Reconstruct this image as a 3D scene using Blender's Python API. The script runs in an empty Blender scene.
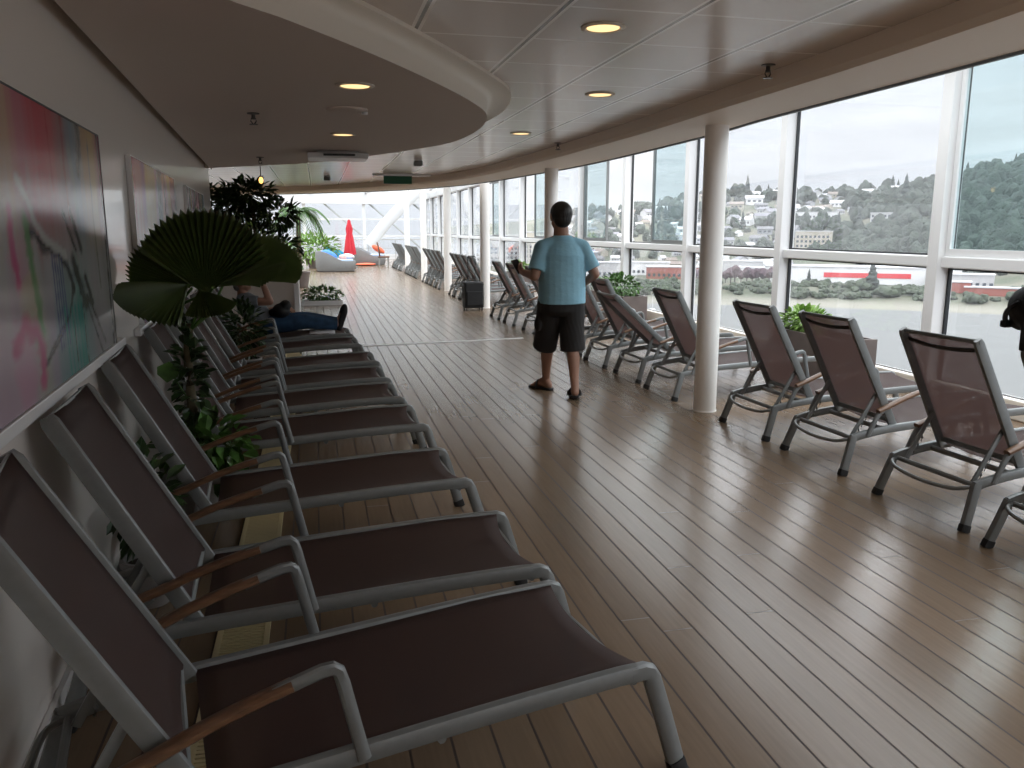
import bpy, bmesh, math, random
from mathutils import Vector, Matrix, noise
R = random.Random(7)
C = bpy.context.scene.collection
PI = math.pi
def V(*a): return Vector(a)

# ------------------------------------------------------------------ materials
def mat(name, col, rough=0.5, metal=0.0, spec=0.5, coat=0.0, alpha=1.0, emit=None, estr=0.0, var=0.0, vscale=8.0, bump=0.0, bscale=60.0, vstretch=(1, 1, 1), bdist=.01):
    m = bpy.data.materials.new(name); m.use_nodes = True
    nt = m.node_tree; b = nt.nodes['Principled BSDF']
    b.inputs['Base Color'].default_value = (*col, 1)
    b.inputs['Roughness'].default_value = rough
    b.inputs['Metallic'].default_value = metal
    b.inputs['Specular IOR Level'].default_value = spec
    b.inputs['Coat Weight'].default_value = coat; b.inputs['Coat Roughness'].default_value = .1
    b.inputs['Alpha'].default_value = alpha
    if emit:
        b.inputs['Emission Color'].default_value = (*emit, 1); b.inputs['Emission Strength'].default_value = estr
    if var or bump:
        tc = nt.nodes.new('ShaderNodeTexCoord'); mp = nt.nodes.new('ShaderNodeMapping')
        mp.inputs['Scale'].default_value = vstretch
        nt.links.new(tc.outputs['Object'], mp.inputs['Vector'])
    if var:
        n = nt.nodes.new('ShaderNodeTexNoise'); n.inputs['Scale'].default_value = vscale; n.inputs['Detail'].default_value = 5
        nt.links.new(mp.outputs['Vector'], n.inputs['Vector'])
        r = nt.nodes.new('ShaderNodeValToRGB')
        r.color_ramp.elements[0].position = 0.3; r.color_ramp.elements[1].position = 0.7
        r.color_ramp.elements[0].color = (*[c * (1 - var) for c in col], 1)
        r.color_ramp.elements[1].color = (*[min(1, c * (1 + var)) for c in col], 1)
        nt.links.new(n.outputs['Fac'], r.inputs['Fac']); nt.links.new(r.outputs['Color'], b.inputs['Base Color'])
    if bump:
        n2 = nt.nodes.new('ShaderNodeTexNoise'); n2.inputs['Scale'].default_value = bscale; n2.inputs['Detail'].default_value = 4
        nt.links.new(mp.outputs['Vector'], n2.inputs['Vector'])
        bp = nt.nodes.new('ShaderNodeBump'); bp.inputs['Strength'].default_value = bump; bp.inputs['Distance'].default_value = bdist
        nt.links.new(n2.outputs['Fac'], bp.inputs['Height']); nt.links.new(bp.outputs['Normal'], b.inputs['Normal'])
    return m

def glass(name, tint, refl=1.0):
    """thin architectural pane (a slab with two faces): tinted transmission with Schlick reflection"""
    m = bpy.data.materials.new(name); m.use_nodes = True
    nt = m.node_tree; nt.nodes.clear()
    out = nt.nodes.new('ShaderNodeOutputMaterial'); mix = nt.nodes.new('ShaderNodeMixShader')
    tr = nt.nodes.new('ShaderNodeBsdfTransparent'); gl = nt.nodes.new('ShaderNodeBsdfGlossy'); lw = nt.nodes.new('ShaderNodeLayerWeight')
    tr.inputs['Color'].default_value = (*[math.sqrt(c) for c in tint], 1); gl.inputs['Roughness'].default_value = 0.02
    gl.inputs['Color'].default_value = (refl, refl, refl, 1)
    lw.inputs['Blend'].default_value = 0.5
    p = nt.nodes.new('ShaderNodeMath'); p.operation = 'POWER'; p.inputs[1].default_value = 5.0; nt.links.new(lw.outputs['Facing'], p.inputs[0])
    k = nt.nodes.new('ShaderNodeMath'); k.operation = 'MULTIPLY_ADD'; k.inputs[1].default_value = 0.9; k.inputs[2].default_value = 0.035; nt.links.new(p.outputs[0], k.inputs[0])
    nt.links.new(k.outputs[0], mix.inputs[0]); nt.links.new(tr.outputs[0], mix.inputs[1]); nt.links.new(gl.outputs[0], mix.inputs[2])
    nt.links.new(mix.outputs[0], out.inputs[0])
    return m

def floor_material():
    m = bpy.data.materials.new('deck_planks'); m.use_nodes = True
    nt = m.node_tree; b = nt.nodes['Principled BSDF']; N = nt.nodes; L = nt.links
    def math_(op, a, bb=None):
        n = N.new('ShaderNodeMath'); n.operation = op
        for i, x in enumerate((a, bb)):
            if x is None: continue
            if isinstance(x, (int, float)): n.inputs[i].default_value = x
            else: L.new(x, n.inputs[i])
        return n.outputs[0]
    tc = N.new('ShaderNodeTexCoord'); sp = N.new('ShaderNodeSeparateXYZ'); L.new(tc.outputs['Object'], sp.inputs[0])
    u = math_('DIVIDE', math_('ADD', sp.outputs[0], 200 * 0.1265 - 0.328), 0.1265)
    idx = math_('FLOOR', u); fu = math_('FRACT', u)
    # plank end joints: random offset along the board
    wn = N.new('ShaderNodeTexWhiteNoise'); wn.noise_dimensions = '1D'; L.new(idx, wn.inputs['W'])
    v = math_('DIVIDE', math_('ADD', sp.outputs[1], math_('MULTIPLY', wn.outputs['Value'], 13.0)), 3.6)
    idv = math_('FLOOR', v); fv = math_('FRACT', v)
    gx = math_('LESS_THAN', math_('ABSOLUTE', math_('SUBTRACT', fu, 0.5)), 0.468)
    gy = math_('GREATER_THAN', math_('ABSOLUTE', math_('SUBTRACT', fv, 0.5)), 0.4990)
    solid = math_('MULTIPLY', gx, math_('SUBTRACT', 1.0, math_('MULTIPLY', gy, 0.45)))
    wn2 = N.new('ShaderNodeTexWhiteNoise'); wn2.noise_dimensions = '2D'
    cb = N.new('ShaderNodeCombineXYZ'); L.new(idx, cb.inputs[0]); L.new(idv, cb.inputs[1]); L.new(cb.outputs[0], wn2.inputs['Vector'])
    rp = N.new('ShaderNodeValToRGB'); L.new(wn2.outputs['Value'], rp.inputs['Fac'])
    rp.color_ramp.elements[0].color = (0.180, 0.124, 0.080, 1); rp.color_ramp.elements[1].color = (0.225, 0.158, 0.105, 1)
    mp = N.new('ShaderNodeMapping'); mp.inputs['Scale'].default_value = (22, 1.2, 1); L.new(tc.outputs['Object'], mp.inputs['Vector'])
    ns = N.new('ShaderNodeTexNoise'); ns.inputs['Scale'].default_value = 3.0; ns.inputs['Detail'].default_value = 6; L.new(mp.outputs[0], ns.inputs['Vector'])
    mx = N.new('ShaderNodeMix'); mx.data_type = 'RGBA'; mx.blend_type = 'MULTIPLY'; mx.inputs['Factor'].default_value = 0.25
    L.new(rp.outputs['Color'], mx.inputs[6]); L.new(ns.outputs['Fac'], mx.inputs[7])
    gp = N.new('ShaderNodeMix'); gp.data_type = 'RGBA'; L.new(solid, gp.inputs['Factor'])
    gp.inputs[6].default_value = (0.045, 0.026, 0.018, 1); L.new(mx.outputs[2], gp.inputs[7])
    L.new(gp.outputs[2], b.inputs['Base Color'])
    rg = math_('ADD', 0.235, math_('MULTIPLY', math_('SUBTRACT', 1.0, solid), 0.4)); L.new(rg, b.inputs['Roughness'])
    b.inputs['Specular IOR Level'].default_value = 0.42
    bp = N.new('ShaderNodeBump'); bp.inputs['Strength'].default_value = 0.2; bp.inputs['Distance'].default_value = 0.002
    hh = math_('ADD', solid, math_('MULTIPLY', ns.outputs['Fac'], 0.0)); L.new(hh, bp.inputs['Height']); L.new(bp.outputs['Normal'], b.inputs['Normal'])
    return m

def tile_material():
    m = bpy.data.materials.new('ceiling_tiles'); m.use_nodes = True
    nt = m.node_tree; b = nt.nodes['Principled BSDF']; N = nt.nodes; L = nt.links
    def math_(op, a, bb=None):
        n = N.new('ShaderNodeMath'); n.operation = op
        for i, x in enumerate((a, bb)):
            if x is None: continue
            if isinstance(x, (int, float)): n.inputs[i].default_value = x
            else: L.new(x, n.inputs[i])
        return n.outputs[0]
    tc = N.new('ShaderNodeTexCoord'); sp = N.new('ShaderNodeSeparateXYZ'); L.new(tc.outputs['Object'], sp.inputs[0])
    fu = math_('FRACT', math_('DIVIDE', math_('ADD', sp.outputs[0], 20 * 0.565 - 1.06), 0.565))
    fv = math_('FRACT', math_('DIVIDE', math_('ADD', sp.outputs[1], 20 * 0.6 - 4.1), 0.6))
    du = math_('ABSOLUTE', math_('SUBTRACT', fu, 0.5)); dv = math_('ABSOLUTE', math_('SUBTRACT', fv, 0.5))
    groove = math_('GREATER_THAN', du, 0.484); rail = math_('MULTIPLY', math_('GREATER_THAN', du, 0.455), math_('SUBTRACT', 1.0, groove))
    seam = math_('GREATER_THAN', dv, 0.483)  # cross seams get a paler colour: the reflection off their bevels is painted in
    mx = N.new('ShaderNodeMix'); mx.data_type = 'RGBA'; mx.inputs[6].default_value = (0.70, 0.63, 0.585, 1); mx.inputs[7].default_value = (1.0, 0.96, 0.92, 1)
    L.new(math_('MAXIMUM', rail, seam), mx.inputs['Factor'])
    m2 = N.new('ShaderNodeMix'); m2.data_type = 'RGBA'; L.new(mx.outputs[2], m2.inputs[6]); m2.inputs[7].default_value = (0.25, 0.23, 0.21, 1); L.new(groove, m2.inputs['Factor'])
    L.new(m2.outputs[2], b.inputs['Base Color'])
    b.inputs['Roughness'].default_value = 0.22; b.inputs['Specular IOR Level'].default_value = 0.6
    h = math_('SUBTRACT', 1.0, math_('MAXIMUM', math_('MULTIPLY', groove, 1.0), math_('MULTIPLY', seam, 0.6)))
    bp = N.new('ShaderNodeBump'); bp.inputs['Strength'].default_value = 0.5; bp.inputs['Distance'].default_value = 0.006; bp.invert = True
    L.new(h, bp.inputs['Height']); L.new(bp.outputs['Normal'], b.inputs['Normal'])
    return m

M = {}
M['floor'] = floor_material(); M['tile'] = tile_material()
M['wall'] = mat('wall_laminate', (0.86, 0.81, 0.77), rough=0.3, spec=0.5, coat=.6)
M['soffit'] = mat('soffit_paint', (0.70, 0.62, 0.57), rough=0.7)
M['beam'] = mat('beam_paint', (0.90, 0.79, 0.68), rough=0.5)
M['fascia'] = mat('fascia_paint', (0.80, 0.75, 0.67), rough=0.5)
M['white'] = mat('white_enamel', (0.78, 0.78, 0.785), rough=0.35)
M['column'] = mat('column_enamel', (0.93, 0.90, 0.87), rough=0.3)
M['gasket'] = mat('black_gasket', (0.02, 0.022, 0.025), rough=0.5)
M['alu'] = mat('grey_aluminium', (0.195, 0.204, 0.204), rough=0.4, metal=0.3, var=0.05, vscale=30)
M['sling'] = mat('brown_sling', (0.066, 0.039, 0.035), rough=0.6, spec=.3, alpha=0.73, bump=0.25, bscale=500)
_nt = M['sling'].node_tree; _b = _nt.nodes['Principled BSDF']; _o = [n for n in _nt.nodes if n.type == 'OUTPUT_MATERIAL'][0]
_t = _nt.nodes.new('ShaderNodeBsdfTranslucent'); _t.inputs['Color'].default_value = (.30, .185, .165, 1); _m = _nt.nodes.new('ShaderNodeMixShader'); _m.inputs[0].default_value = .20
_nt.links.new(_b.outputs[0], _m.inputs[1]); _nt.links.new(_t.outputs[0], _m.inputs[2]); _nt.links.new(_m.outputs[0], _o.inputs[0])
M['hem'] = mat('dark_hem', (0.03, 0.026, 0.026), rough=0.7)
M['teak'] = mat('teak_arm', (0.15, 0.078, 0.042), rough=0.35, var=0.35, vscale=9, vstretch=(1, 8, 8))
M['rubber'] = mat('black_rubber', (0.012, 0.012, 0.013), rough=0.6)
M['beige'] = mat('beige_grating', (0.60, 0.50, 0.29), rough=0.5)
M['steel'] = mat('brushed_steel', (0.55, 0.55, 0.54), rough=0.3, metal=0.8)
M['glass'] = glass('window_glass', (0.86, 0.88, 0.905)); M['tint'] = glass('tinted_glass', (0.62, 0.74, 0.76)); M['stripglass'] = glass('strip_glass', (0.42, 0.45, 0.46)); M['roofglass'] = glass('roof_glass', (0.78, 0.82, 0.83))
M['leaf_dark'] = mat('leaf_dark', (0.024, 0.054, 0.014), rough=0.4, var=0.4, vscale=9)
M['leaf_fan'] = mat('leaf_fan', (0.066, 0.098, 0.026), rough=0.38, var=0.3, vscale=5)
M['leaf_mid'] = mat('leaf_mid', (0.065, 0.15, 0.03), rough=0.4, var=0.5, vscale=14)
M['leaf_light'] = mat('leaf_light', (0.20, 0.34, 0.07), rough=0.45, var=0.45, vscale=10)
M['bark'] = mat('bark', (0.11, 0.09, 0.05), rough=0.8, var=0.5, vscale=18, bump=0.4, bscale=40)
M['pot'] = mat('grey_pot', (0.26, 0.25, 0.24), rough=0.6, var=0.15)
M['planter'] = mat('taupe_planter', (0.155, 0.125, 0.115), rough=0.55, var=0.1)
M['soil'] = mat('soil', (0.03, 0.022, 0.015), rough=0.95, bump=0.6)
M['skin'] = mat('skin', (0.37, 0.20, 0.14), rough=0.5, var=0.08)
M['hair'] = mat('dark_hair', (0.012, 0.009, 0.008), rough=0.45, bump=0.5, bscale=90, vstretch=(1, 1, 0.2))
M['greyhair'] = mat('grey_hair', (0.13, 0.12, 0.11), rough=0.6, bump=0.5, bscale=90)
M['tee'] = mat('blue_tee', (0.30, 0.56, 0.70), rough=0.85, var=0.05, bump=0.35, bscale=4, bdist=.05, vstretch=(1, 1, 1.8))
M['shorts'] = mat('dark_shorts', (0.022, 0.020, 0.020), rough=0.8, bump=0.3, bscale=16)
M['greytee'] = mat('grey_tee', (0.17, 0.19, 0.21), rough=0.85, bump=0.2, bscale=20)
M['jeans'] = mat('blue_jeans', (0.018, 0.055, 0.115), rough=0.85, var=0.35, vscale=12, bump=0.2, bscale=30)
M['black'] = mat('black_fabric', (0.010, 0.010, 0.011), rough=0.75, bump=0.2, bscale=40)
M['blackgloss'] = mat('black_plastic', (0.012, 0.012, 0.014), rough=0.3)
M['wicker'] = mat('grey_wicker', (0.20, 0.20, 0.20), rough=0.7, var=0.25, vscale=45, vstretch=(1, 1, 3), bump=0.5, bscale=60)
M['cush_blue'] = mat('blue_cushion', (0.10, 0.28, 0.75), rough=0.8)
M['cush_white'] = mat('white_cushion', (0.72, 0.70, 0.72), rough=0.85)
M['cush_pale'] = mat('pale_blue_cushion', (0.45, 0.56, 0.75), rough=0.85)
M['cush_orange'] = mat('orange_cushion', (0.75, 0.16, 0.08), rough=0.8)
M['cush_pink'] = mat('pink_cushion', (0.72, 0.42, 0.38), rough=0.8)
M['bronze'] = mat('dark_chrome', (0.10, 0.095, 0.09), rough=0.35, metal=0.6)
M['greybar'] = mat('pale_grey_bar', (0.50, 0.52, 0.53), rough=0.4)
M['teal'] = mat('turquoise_fabric', (0.04, 0.34, 0.55), rough=0.8)
M['red'] = mat('red_canvas', (0.62, 0.03, 0.05), rough=0.75)
M['brown'] = mat('brown_weave', (0.16, 0.08, 0.05), rough=0.7)
M['green_sign'] = mat('green_sign', (0.01, 0.11, 0.05), rough=0.4)
M['lamp'] = mat('lamp_glow', (1, 0.8, 0.5), emit=(1.0, 0.66, 0.30), estr=1.7)
M['amber'] = mat('amber_glow', (1, 0.6, 0.2), emit=(1.0, 0.55, 0.15), estr=2.5)
M['counter'] = mat('counter_panel', (0.50, 0.455, 0.42), rough=0.5)

# ------------------------------------------------------------------ mesh helpers
class MB:
    def __init__(s): s.v = []; s.f = []
    def add(s, vs, fs):
        o = len(s.v); s.v += [tuple(x) for x in vs]; s.f += [tuple(i + o for i in f) for f in fs]
    def box(s, x0, x1, y0, y1, z0, z1):
        s.add([(x0, y0, z0), (x1, y0, z0), (x1, y1, z0), (x0, y1, z0), (x0, y0, z1), (x1, y0, z1), (x1, y1, z1), (x0, y1, z1)],
              [(3, 2, 1, 0), (4, 5, 6, 7), (0, 1, 5, 4), (1, 2, 6, 5), (2, 3, 7, 6), (3, 0, 4, 7)])
    def tube(s, pts, r=0.01, n=10, ry=None, cap=True, up=(0, 0, 1), power=2.0):
        """sweep an ellipse (power 2) or rounded rectangle (higher power) along pts; r, ry may be lists"""
        pts = [Vector(p) for p in pts]; k = len(pts); rings = []
        for i, p in enumerate(pts):
            t = (pts[min(i + 1, k - 1)] - pts[max(i - 1, 0)]).normalized()
            u = Vector(up); a = u.cross(t)
            if a.length < 1e-3: a = Vector((1, 0, 0)).cross(t)
            a.normalize(); b = t.cross(a).normalized()
            rr = r[i] if isinstance(r, (list, tuple)) else r
            r2 = ry[i] if isinstance(ry, (list, tuple)) else (ry if ry else rr)
            ring = []
            for j in range(n):
                an = 2 * PI * (j + 0.5) / n; ca, sa = math.cos(an), math.sin(an)
                e = 2.0 / power
                ring.append(p + a * rr * math.copysign(abs(ca) ** e, ca) + b * r2 * math.copysign(abs(sa) ** e, sa))
            rings.append(ring)
        s.rings(rings, cap)
    def rings(s, rings, cap=True):
        n = len(rings[0]); vs = [p for rg in rings for p in rg]; fs = []
        for i in range(len(rings) - 1):
            for j in range(n):
                a = i * n + j; b = i * n + (j + 1) % n
                fs.append((a, b, b + n, a + n))
        if cap:
            fs.append(tuple(range(n - 1, -1, -1))); fs.append(tuple((len(rings) - 1) * n + j for j in range(n)))
        s.add(vs, fs)
    def lathe(s, prof, c=(0, 0, 0), n=20, cap=True):
        s.rings([[(c[0] + r * math.cos(2 * PI * j / n), c[1] + r * math.sin(2 * PI * j / n), c[2] + z) for j in range(n)] for r, z in prof], cap)
    def grid(s, rows, thick=None):
        nu, nv = len(rows), len(rows[0]); vs = [p for r in rows for p in r]
        fs = [(i * nv + j, i * nv + j + 1, (i + 1) * nv + j + 1, (i + 1) * nv + j) for i in range(nu - 1) for j in range(nv - 1)]
        s.add(vs, fs)
    def ball(s, c, r, n=10, m=6, sz=(1, 1, 1)):
        rows = []
        for i in range(m + 1):
            th = PI * i / m
            rows.append([(c[0] + sz[0] * max(r * math.sin(th), 1e-5) * math.cos(2 * PI * j / n), c[1] + sz[1] * max(r * math.sin(th), 1e-5) * math.sin(2 * PI * j / n), c[2] - sz[2] * r * math.cos(th)) for j in range(n)])
        s.rings(rows, True)
    def mesh(s, name, m, smooth=True):
        me = bpy.data.meshes.new(name); me.from_pydata(s.v, [], s.f); me.validate(); me.update()
        bm = bmesh.new(); bm.from_mesh(me); bmesh.ops.recalc_face_normals(bm, faces=bm.faces); bm.to_mesh(me); bm.free()
        if m: me.materials.append(M[m] if isinstance(m, str) else m)
        if smooth:
            me.polygons.foreach_set('use_smooth', [True] * len(me.polygons))
            try: me.set_sharp_from_angle(angle=math.radians(38))
            except Exception: pass
        return me
    def build(s, name, m, parent=None, smooth=True, bevel=0.0, solid=0.0):
        o = bpy.data.objects.new(name, s.mesh(name, m, smooth)); C.objects.link(o)
        if parent: o.parent = parent
        if solid:
            md = o.modifiers.new('solid', 'SOLIDIFY'); md.thickness = solid; md.offset = 0
        if bevel:
            md = o.modifiers.new('bevel', 'BEVEL'); md.width = bevel; md.segments = 2; md.limit_method = 'ANGLE'
        return o

def empty(name, loc=(0, 0, 0), rz=0.0, parent=None):
    o = bpy.data.objects.new(name, None); C.objects.link(o); o.location = loc; o.rotation_euler = (0, 0, rz); o.empty_display_size = 0.1
    if parent: o.parent = parent
    return o
def tag(o, label, cat, group=None, kind=None):
    o['label'] = label; o['category'] = cat
    if group: o['group'] = group
    if kind: o['kind'] = kind
    return o
def struct(o):
    o['kind'] = 'structure'; return o
def copy_tree(o, parent=None):
    c = o.copy(); C.objects.link(c)
    if parent: c.parent = parent
    for ch in list(o.children): copy_tree(ch, c)
    return c
def spline(pts, n):
    """Catmull-Rom through pts"""
    P = [Vector(p) for p in pts]; P = [2 * P[0] - P[1]] + P + [2 * P[-1] - P[-2]]; out = []
    segs = len(P) - 3
    for i in range(n):
        t = i / (n - 1) * segs; k = min(int(t), segs - 1); f = t - k
        a, b, c, d = P[k:k + 4]
        out.append(0.5 * ((2 * b) + (c - a) * f + (2 * a - 5 * b + 4 * c - d) * f * f + (3 * b - a - 3 * c + d) * f ** 3))
    return out

# ------------------------------------------------------------------ floor, wall
def wx(y): return -0.70 - 0.056 * y          # the painted wall runs slightly off the deck's axis
b = MB(); b.box(-9.0, 5.62, -6.2, 42.0, -0.15, 0.0); struct(b.build('floor', 'floor', smooth=False))
b = MB(); y0, y1 = -6.0, 11.8
b.add([(wx(y0), y0, 0), (wx(y1), y1, 0), (wx(y1) - .3, y1, 0), (wx(y0) - .3, y0, 0), (wx(y0), y0, 2.5), (wx(y1), y1, 2.5), (wx(y1) - .3, y1, 2.5), (wx(y0) - .3, y0, 2.5)],
      [(3, 2, 1, 0), (4, 5, 6, 7), (0, 1, 5, 4), (1, 2, 6, 5), (2, 3, 7, 6), (3, 0, 4, 7)])
struct(b.build('wall_left', 'wall', smooth=False))
b = MB(); b.box(-9.2, 5.6, -6.3, -6.05, -.1, 3.2); struct(b.build('wall_back', 'soffit', smooth=False))
b = MB(); b.box(-9.2, -9.0, -6.2, 42, -.1, 3.4); struct(b.build('wall_far_left', 'white', smooth=False))
# skirting
b = MB()
b.add([(wx(y) + dx, y, z) for y in (y0, y1) for dx, z in ((.002, 0), (.018, 0), (.018, .10), (.002, .10))], [(0, 1, 5, 4), (1, 2, 6, 5), (2, 3, 7, 6), (3, 0, 4, 7), (0, 3, 2, 1), (4, 5, 6, 7)])
struct(b.build('baseboard_left', 'white', smooth=False))
# pale metal joint strip across the deck, beige drain grating along the wall
b = MB(); b.add([(-.3, 10.52, .001), (2.75, 10.90, .001), (2.75, 10.96, .001), (-.3, 10.58, .001), (-.3, 10.52, .006), (2.75, 10.90, .006), (2.75, 10.96, .006), (-.3, 10.58, .006)],
      [(3, 2, 1, 0), (4, 5, 6, 7), (0, 1, 5, 4), (1, 2, 6, 5), (2, 3, 7, 6), (3, 0, 4, 7)])
struct(b.build('trim_1', 'white', smooth=False))
b = MB(); b.box(-.425, -.405, .3, 10.4, .001, .010); b.box(-.255, -.235, .3, 10.4, .001, .010)
y = .3
while y < 10.38: b.box(-.405, -.255, y, y + .012, .001, .009); y += .02
g = b.build('floor_drain_grating', 'beige', smooth=False); tag(g, 'long beige slotted drain grating set in the deck under the wall-side loungers', 'drain')

# ------------------------------------------------------------------ ceilings
SZ, CZ, BZ = 2.25, 2.42, 2.30
inner = spline([(1.5, -6), (1.95, -2.5), (2.3, 0), (2.53, 2.2), (2.64, 3.6), (2.68, 5.2), (2.715, 7), (2.65, 9.7), (2.47, 12.6), (2.13, 14.3), (1.58, 15.9), (.75, 17.5), (-.3, 18.9), (-2.1, 20.2), (-5.2, 21.5), (-9, 22.2)], 120)
outer = spline([(2.15, -6), (2.6, -2.5), (2.93, 0), (3.11, 2.2), (3.18, 3.8), (3.24, 5.6), (3.345, 7), (3.36, 9.8), (3.19, 11.9), (2.84, 14.5), (2.375, 16.1), (1.6, 17.7), (.55, 18.9), (-1.4, 20.6), (-4.9, 22.2), (-9, 22.9)], 120)
b = MB()
b.grid([[(p.x, p.y, CZ + .02), (p.x, p.y, BZ + .03), (p.x * .95 + q.x * .05, p.y * .95 + q.y * .05, BZ), (q.x, q.y, BZ), (q.x, q.y, 3.06)] for p, q in zip(inner, outer)])
struct(b.build('ceiling_beam', 'beam'))
b = MB(); b.grid([[(q.x + .006, q.y, BZ - .012), (q.x + .03, q.y, BZ - .012), (q.x + .03, q.y, BZ + .04)] for q in outer]); struct(b.build('trim_2', 'gasket'))
b = MB(); b.grid([[(-9.0, p.y, CZ), (p.x + .01, p.y, CZ)] for p in inner]); struct(b.build('ceiling', 'tile', smooth=False, solid=0.0))
w = empty('window_22', (0, 0, 3.04)); struct(w)
b = MB(); b.grid([[(q.x - .02, q.y, .02), (5.5, q.y, .02)] for q in outer if q.y < 19.4]); b.build('roof_pane', 'stripglass', w, smooth=False)
for k in range(-4, 6): b = MB(); b.box(2.6 if k < -2 else 3.0, 5.5, 6.22 + 2.54 * k - .04, 6.22 + 2.54 * k + .04, -.10, .0); b.build('rafter', 'white', w, smooth=False)
low = spline([(-.93, 2.2), (-.25, 3.04), (-.026, 3.33), (.416, 4.03), (.927, 4.99), (1.177, 5.71), (1.25, 6.75), (1.066, 7.8), (.186, 9.64), (-.5, 10.42), (-1.26, 11.08), (-1.6, 11.35)], 90)
b = MB(); b.grid([[(wx(p.y) + .06, p.y, SZ), (max(p.x, wx(p.y) + .0605), p.y, SZ)] for p in low]); struct(b.build('ceiling_soffit', 'soffit', smooth=False))
b = MB(); rows = []
for i, p in enumerate(low):
    t = (low[min(i + 1, 89)] - low[max(i - 1, 0)]).normalized(); nrm = Vector((t.y, -t.x, 0))
    f = i / 89; d = .05 + .17 * math.exp(-((f - .58) / .2) ** 2)
    rows.append([(p.x + nrm.x * o * d, p.y + nrm.y * o * d, z) for o, z in ((0, SZ), (.0, SZ + .085), (.06, SZ + .105), (.30, SZ + .128), (.75, SZ + .142), (1.0, SZ + .15), (1.0, CZ))])
b.grid(rows); struct(b.build('trim_3', 'fascia'))
b = MB(); b.add([(wx(y) + .06, y, z) for y in (2.0, 11.5) for z in (SZ, CZ)], [(0, 1, 3, 2)]); struct(b.build('trim_4', 'soffit', smooth=False))

# ------------------------------------------------------------------ round columns
for i, y in enumerate((6.12, 10.85, 15.4, 20.0, 24.6, 29.2)):
    b = MB(); top = BZ + .01 if y < 13 else 3.25
    b.lathe([(.098, 0), (.098, .008), (.093, .010), (.093, top)], (3.12 if y > 7 else 3.115, y, 0), 28)
    o = b.build('column', 'column'); struct(o)

# ------------------------------------------------------------------ window wall
XW = 5.40; PITCH = 2.54; TR = 1.215
def bay(name, yk, tinted=None, openpart=None):
    """one bay from mullion at yk to yk+PITCH"""
    w = empty(name, (XW, yk, 0)); struct(w)
    def part(nm, mb, m, par=w, **k):
        o = mb.build(nm, m, par, smooth=False, **k); return o
    b = MB(); b.box(-.10, .08, -.065, .065, 0, 3.05); part('mullion', b, 'white', bevel=.008)
    b = MB(); b.box(-.06, .08, .065, PITCH - .065, TR - .05, TR + .05); part('transom', b, 'white', bevel=.01)
    b = MB(); b.box(-.05, .09, .065, PITCH - .065, 0.0, .16); part('sill', b, 'fascia', bevel=.01)
    b = MB(); b.box(-.05, .09, .065, PITCH - .065, 2.93, 3.05); part('head', b, 'white', bevel=.01)
    b = MB()
    for za, zb in ((.16, TR - .05), (TR + .05, 2.93)):
        b.box(.02, .05, .065, .09, za, zb); b.box(.02, .05, PITCH - .09, PITCH - .065, za, zb)
        b.box(.02, .05, .09, PITCH - .09, za, za + (.018 if za > 1 else .006)); b.box(.02, .05, .09, PITCH - .09, zb - .018, zb)
    part('gasket', b, 'gasket')
    b = MB(); b.box(.032, .038, .09, PITCH - .09, .166, TR - .068); part('lower_pane', b, 'glass')
    if tinted is None:
        b = MB(); b.box(.032, .038, .09, PITCH - .09, TR + .068, 2.912); part('upper_pane', b, 'glass')
    else:
        a, c = tinted
        f = MB(); f.box(-.03, .01, a, c, TR + .052, TR + .115); f.box(-.03, .01, a, c, 2.86, 2.92)
        f.box(-.03, .01, a, a + .045, TR + .115, 2.86); f.box(-.03, .01, c - .045, c, TR + .115, 2.86)
        so = part('sliding_frame', f, 'alu' if openpart else 'white')
        g = MB(); g.box(-.013, -.007, a + .045, c - .045, TR + .115, 2.86); part('sliding_pane', g, 'tint', so)
        if openpart:
            h = MB(); h.tube([(-.05, c - .03, TR + .18), (-.075, c - .03, TR + .18), (-.075, c - .03, TR + .36), (-.05, c - .03, TR + .36)], .008, 8); part('pull_handle', h, 'steel', so)
    return w
YB = 6.22
n = 0
for k in range(-5, 14):
    yk = YB + k * PITCH; n += 1
    tin = opn = None
    if k == -1: tin = (.07, PITCH - .07)
    if k == 2: tin, opn = (.09, 1.42), True
    if k == 3: tin, opn = (1.05, PITCH - .09), True
    if k in (5, 7): tin, opn = (.09, 1.3), True
    bay('window_%d' % n, yk, tin, opn)
b = MB(); b.box(XW - .1, XW + .08, YB + 14 * PITCH - .065, YB + 14 * PITCH + .065, 0, 3.05); struct(b.build('trim_5', 'white', smooth=False))

# ------------------------------------------------------------------ glazed far end
w = empty('window_20', (0, 41.9, 0)); struct(w)
b = MB(); b.box(-9, 5.6, -.25, .1, 2.72, 3.35); b.build('header', 'white', w, smooth=False)
b = MB(); b.box(-9, 5.6, -.06, .08, 0, .25); b.build('sill', 'white', w, smooth=False)
for z in (1.15, 1.98): b = MB(); b.box(-9, 5.6, -.05, .05, z - .05, z + .05); b.build('transom', 'white', w, smooth=False)
for k in range(7):
    x = -8.4 + k * 2.2
    b = MB(); b.tube([(x, 0, 2.75), (x + 2.9, 0, .25)], .035, 8, .045, power=6); b.build('diagonal_bar', 'greybar', w)
for x in (-7.5, -3.0, -.55, 2.35): b = MB(); b.box(x - .08, x + .08, -.12, .02, 0, 2.8); b.build('mullion', 'white', w, smooth=False)
b = MB(); b.box(-9, 5.6, .02, .026, .25, 2.72); b.build('pane', 'glass', w, smooth=False)
w = empty('window_21', (0, 0, 3.3)); struct(w)
b = MB(); b.box(-9, 5.6, 19.5, 42, 0, .01); b.build('roof_pane', 'roofglass', w, smooth=False)
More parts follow.
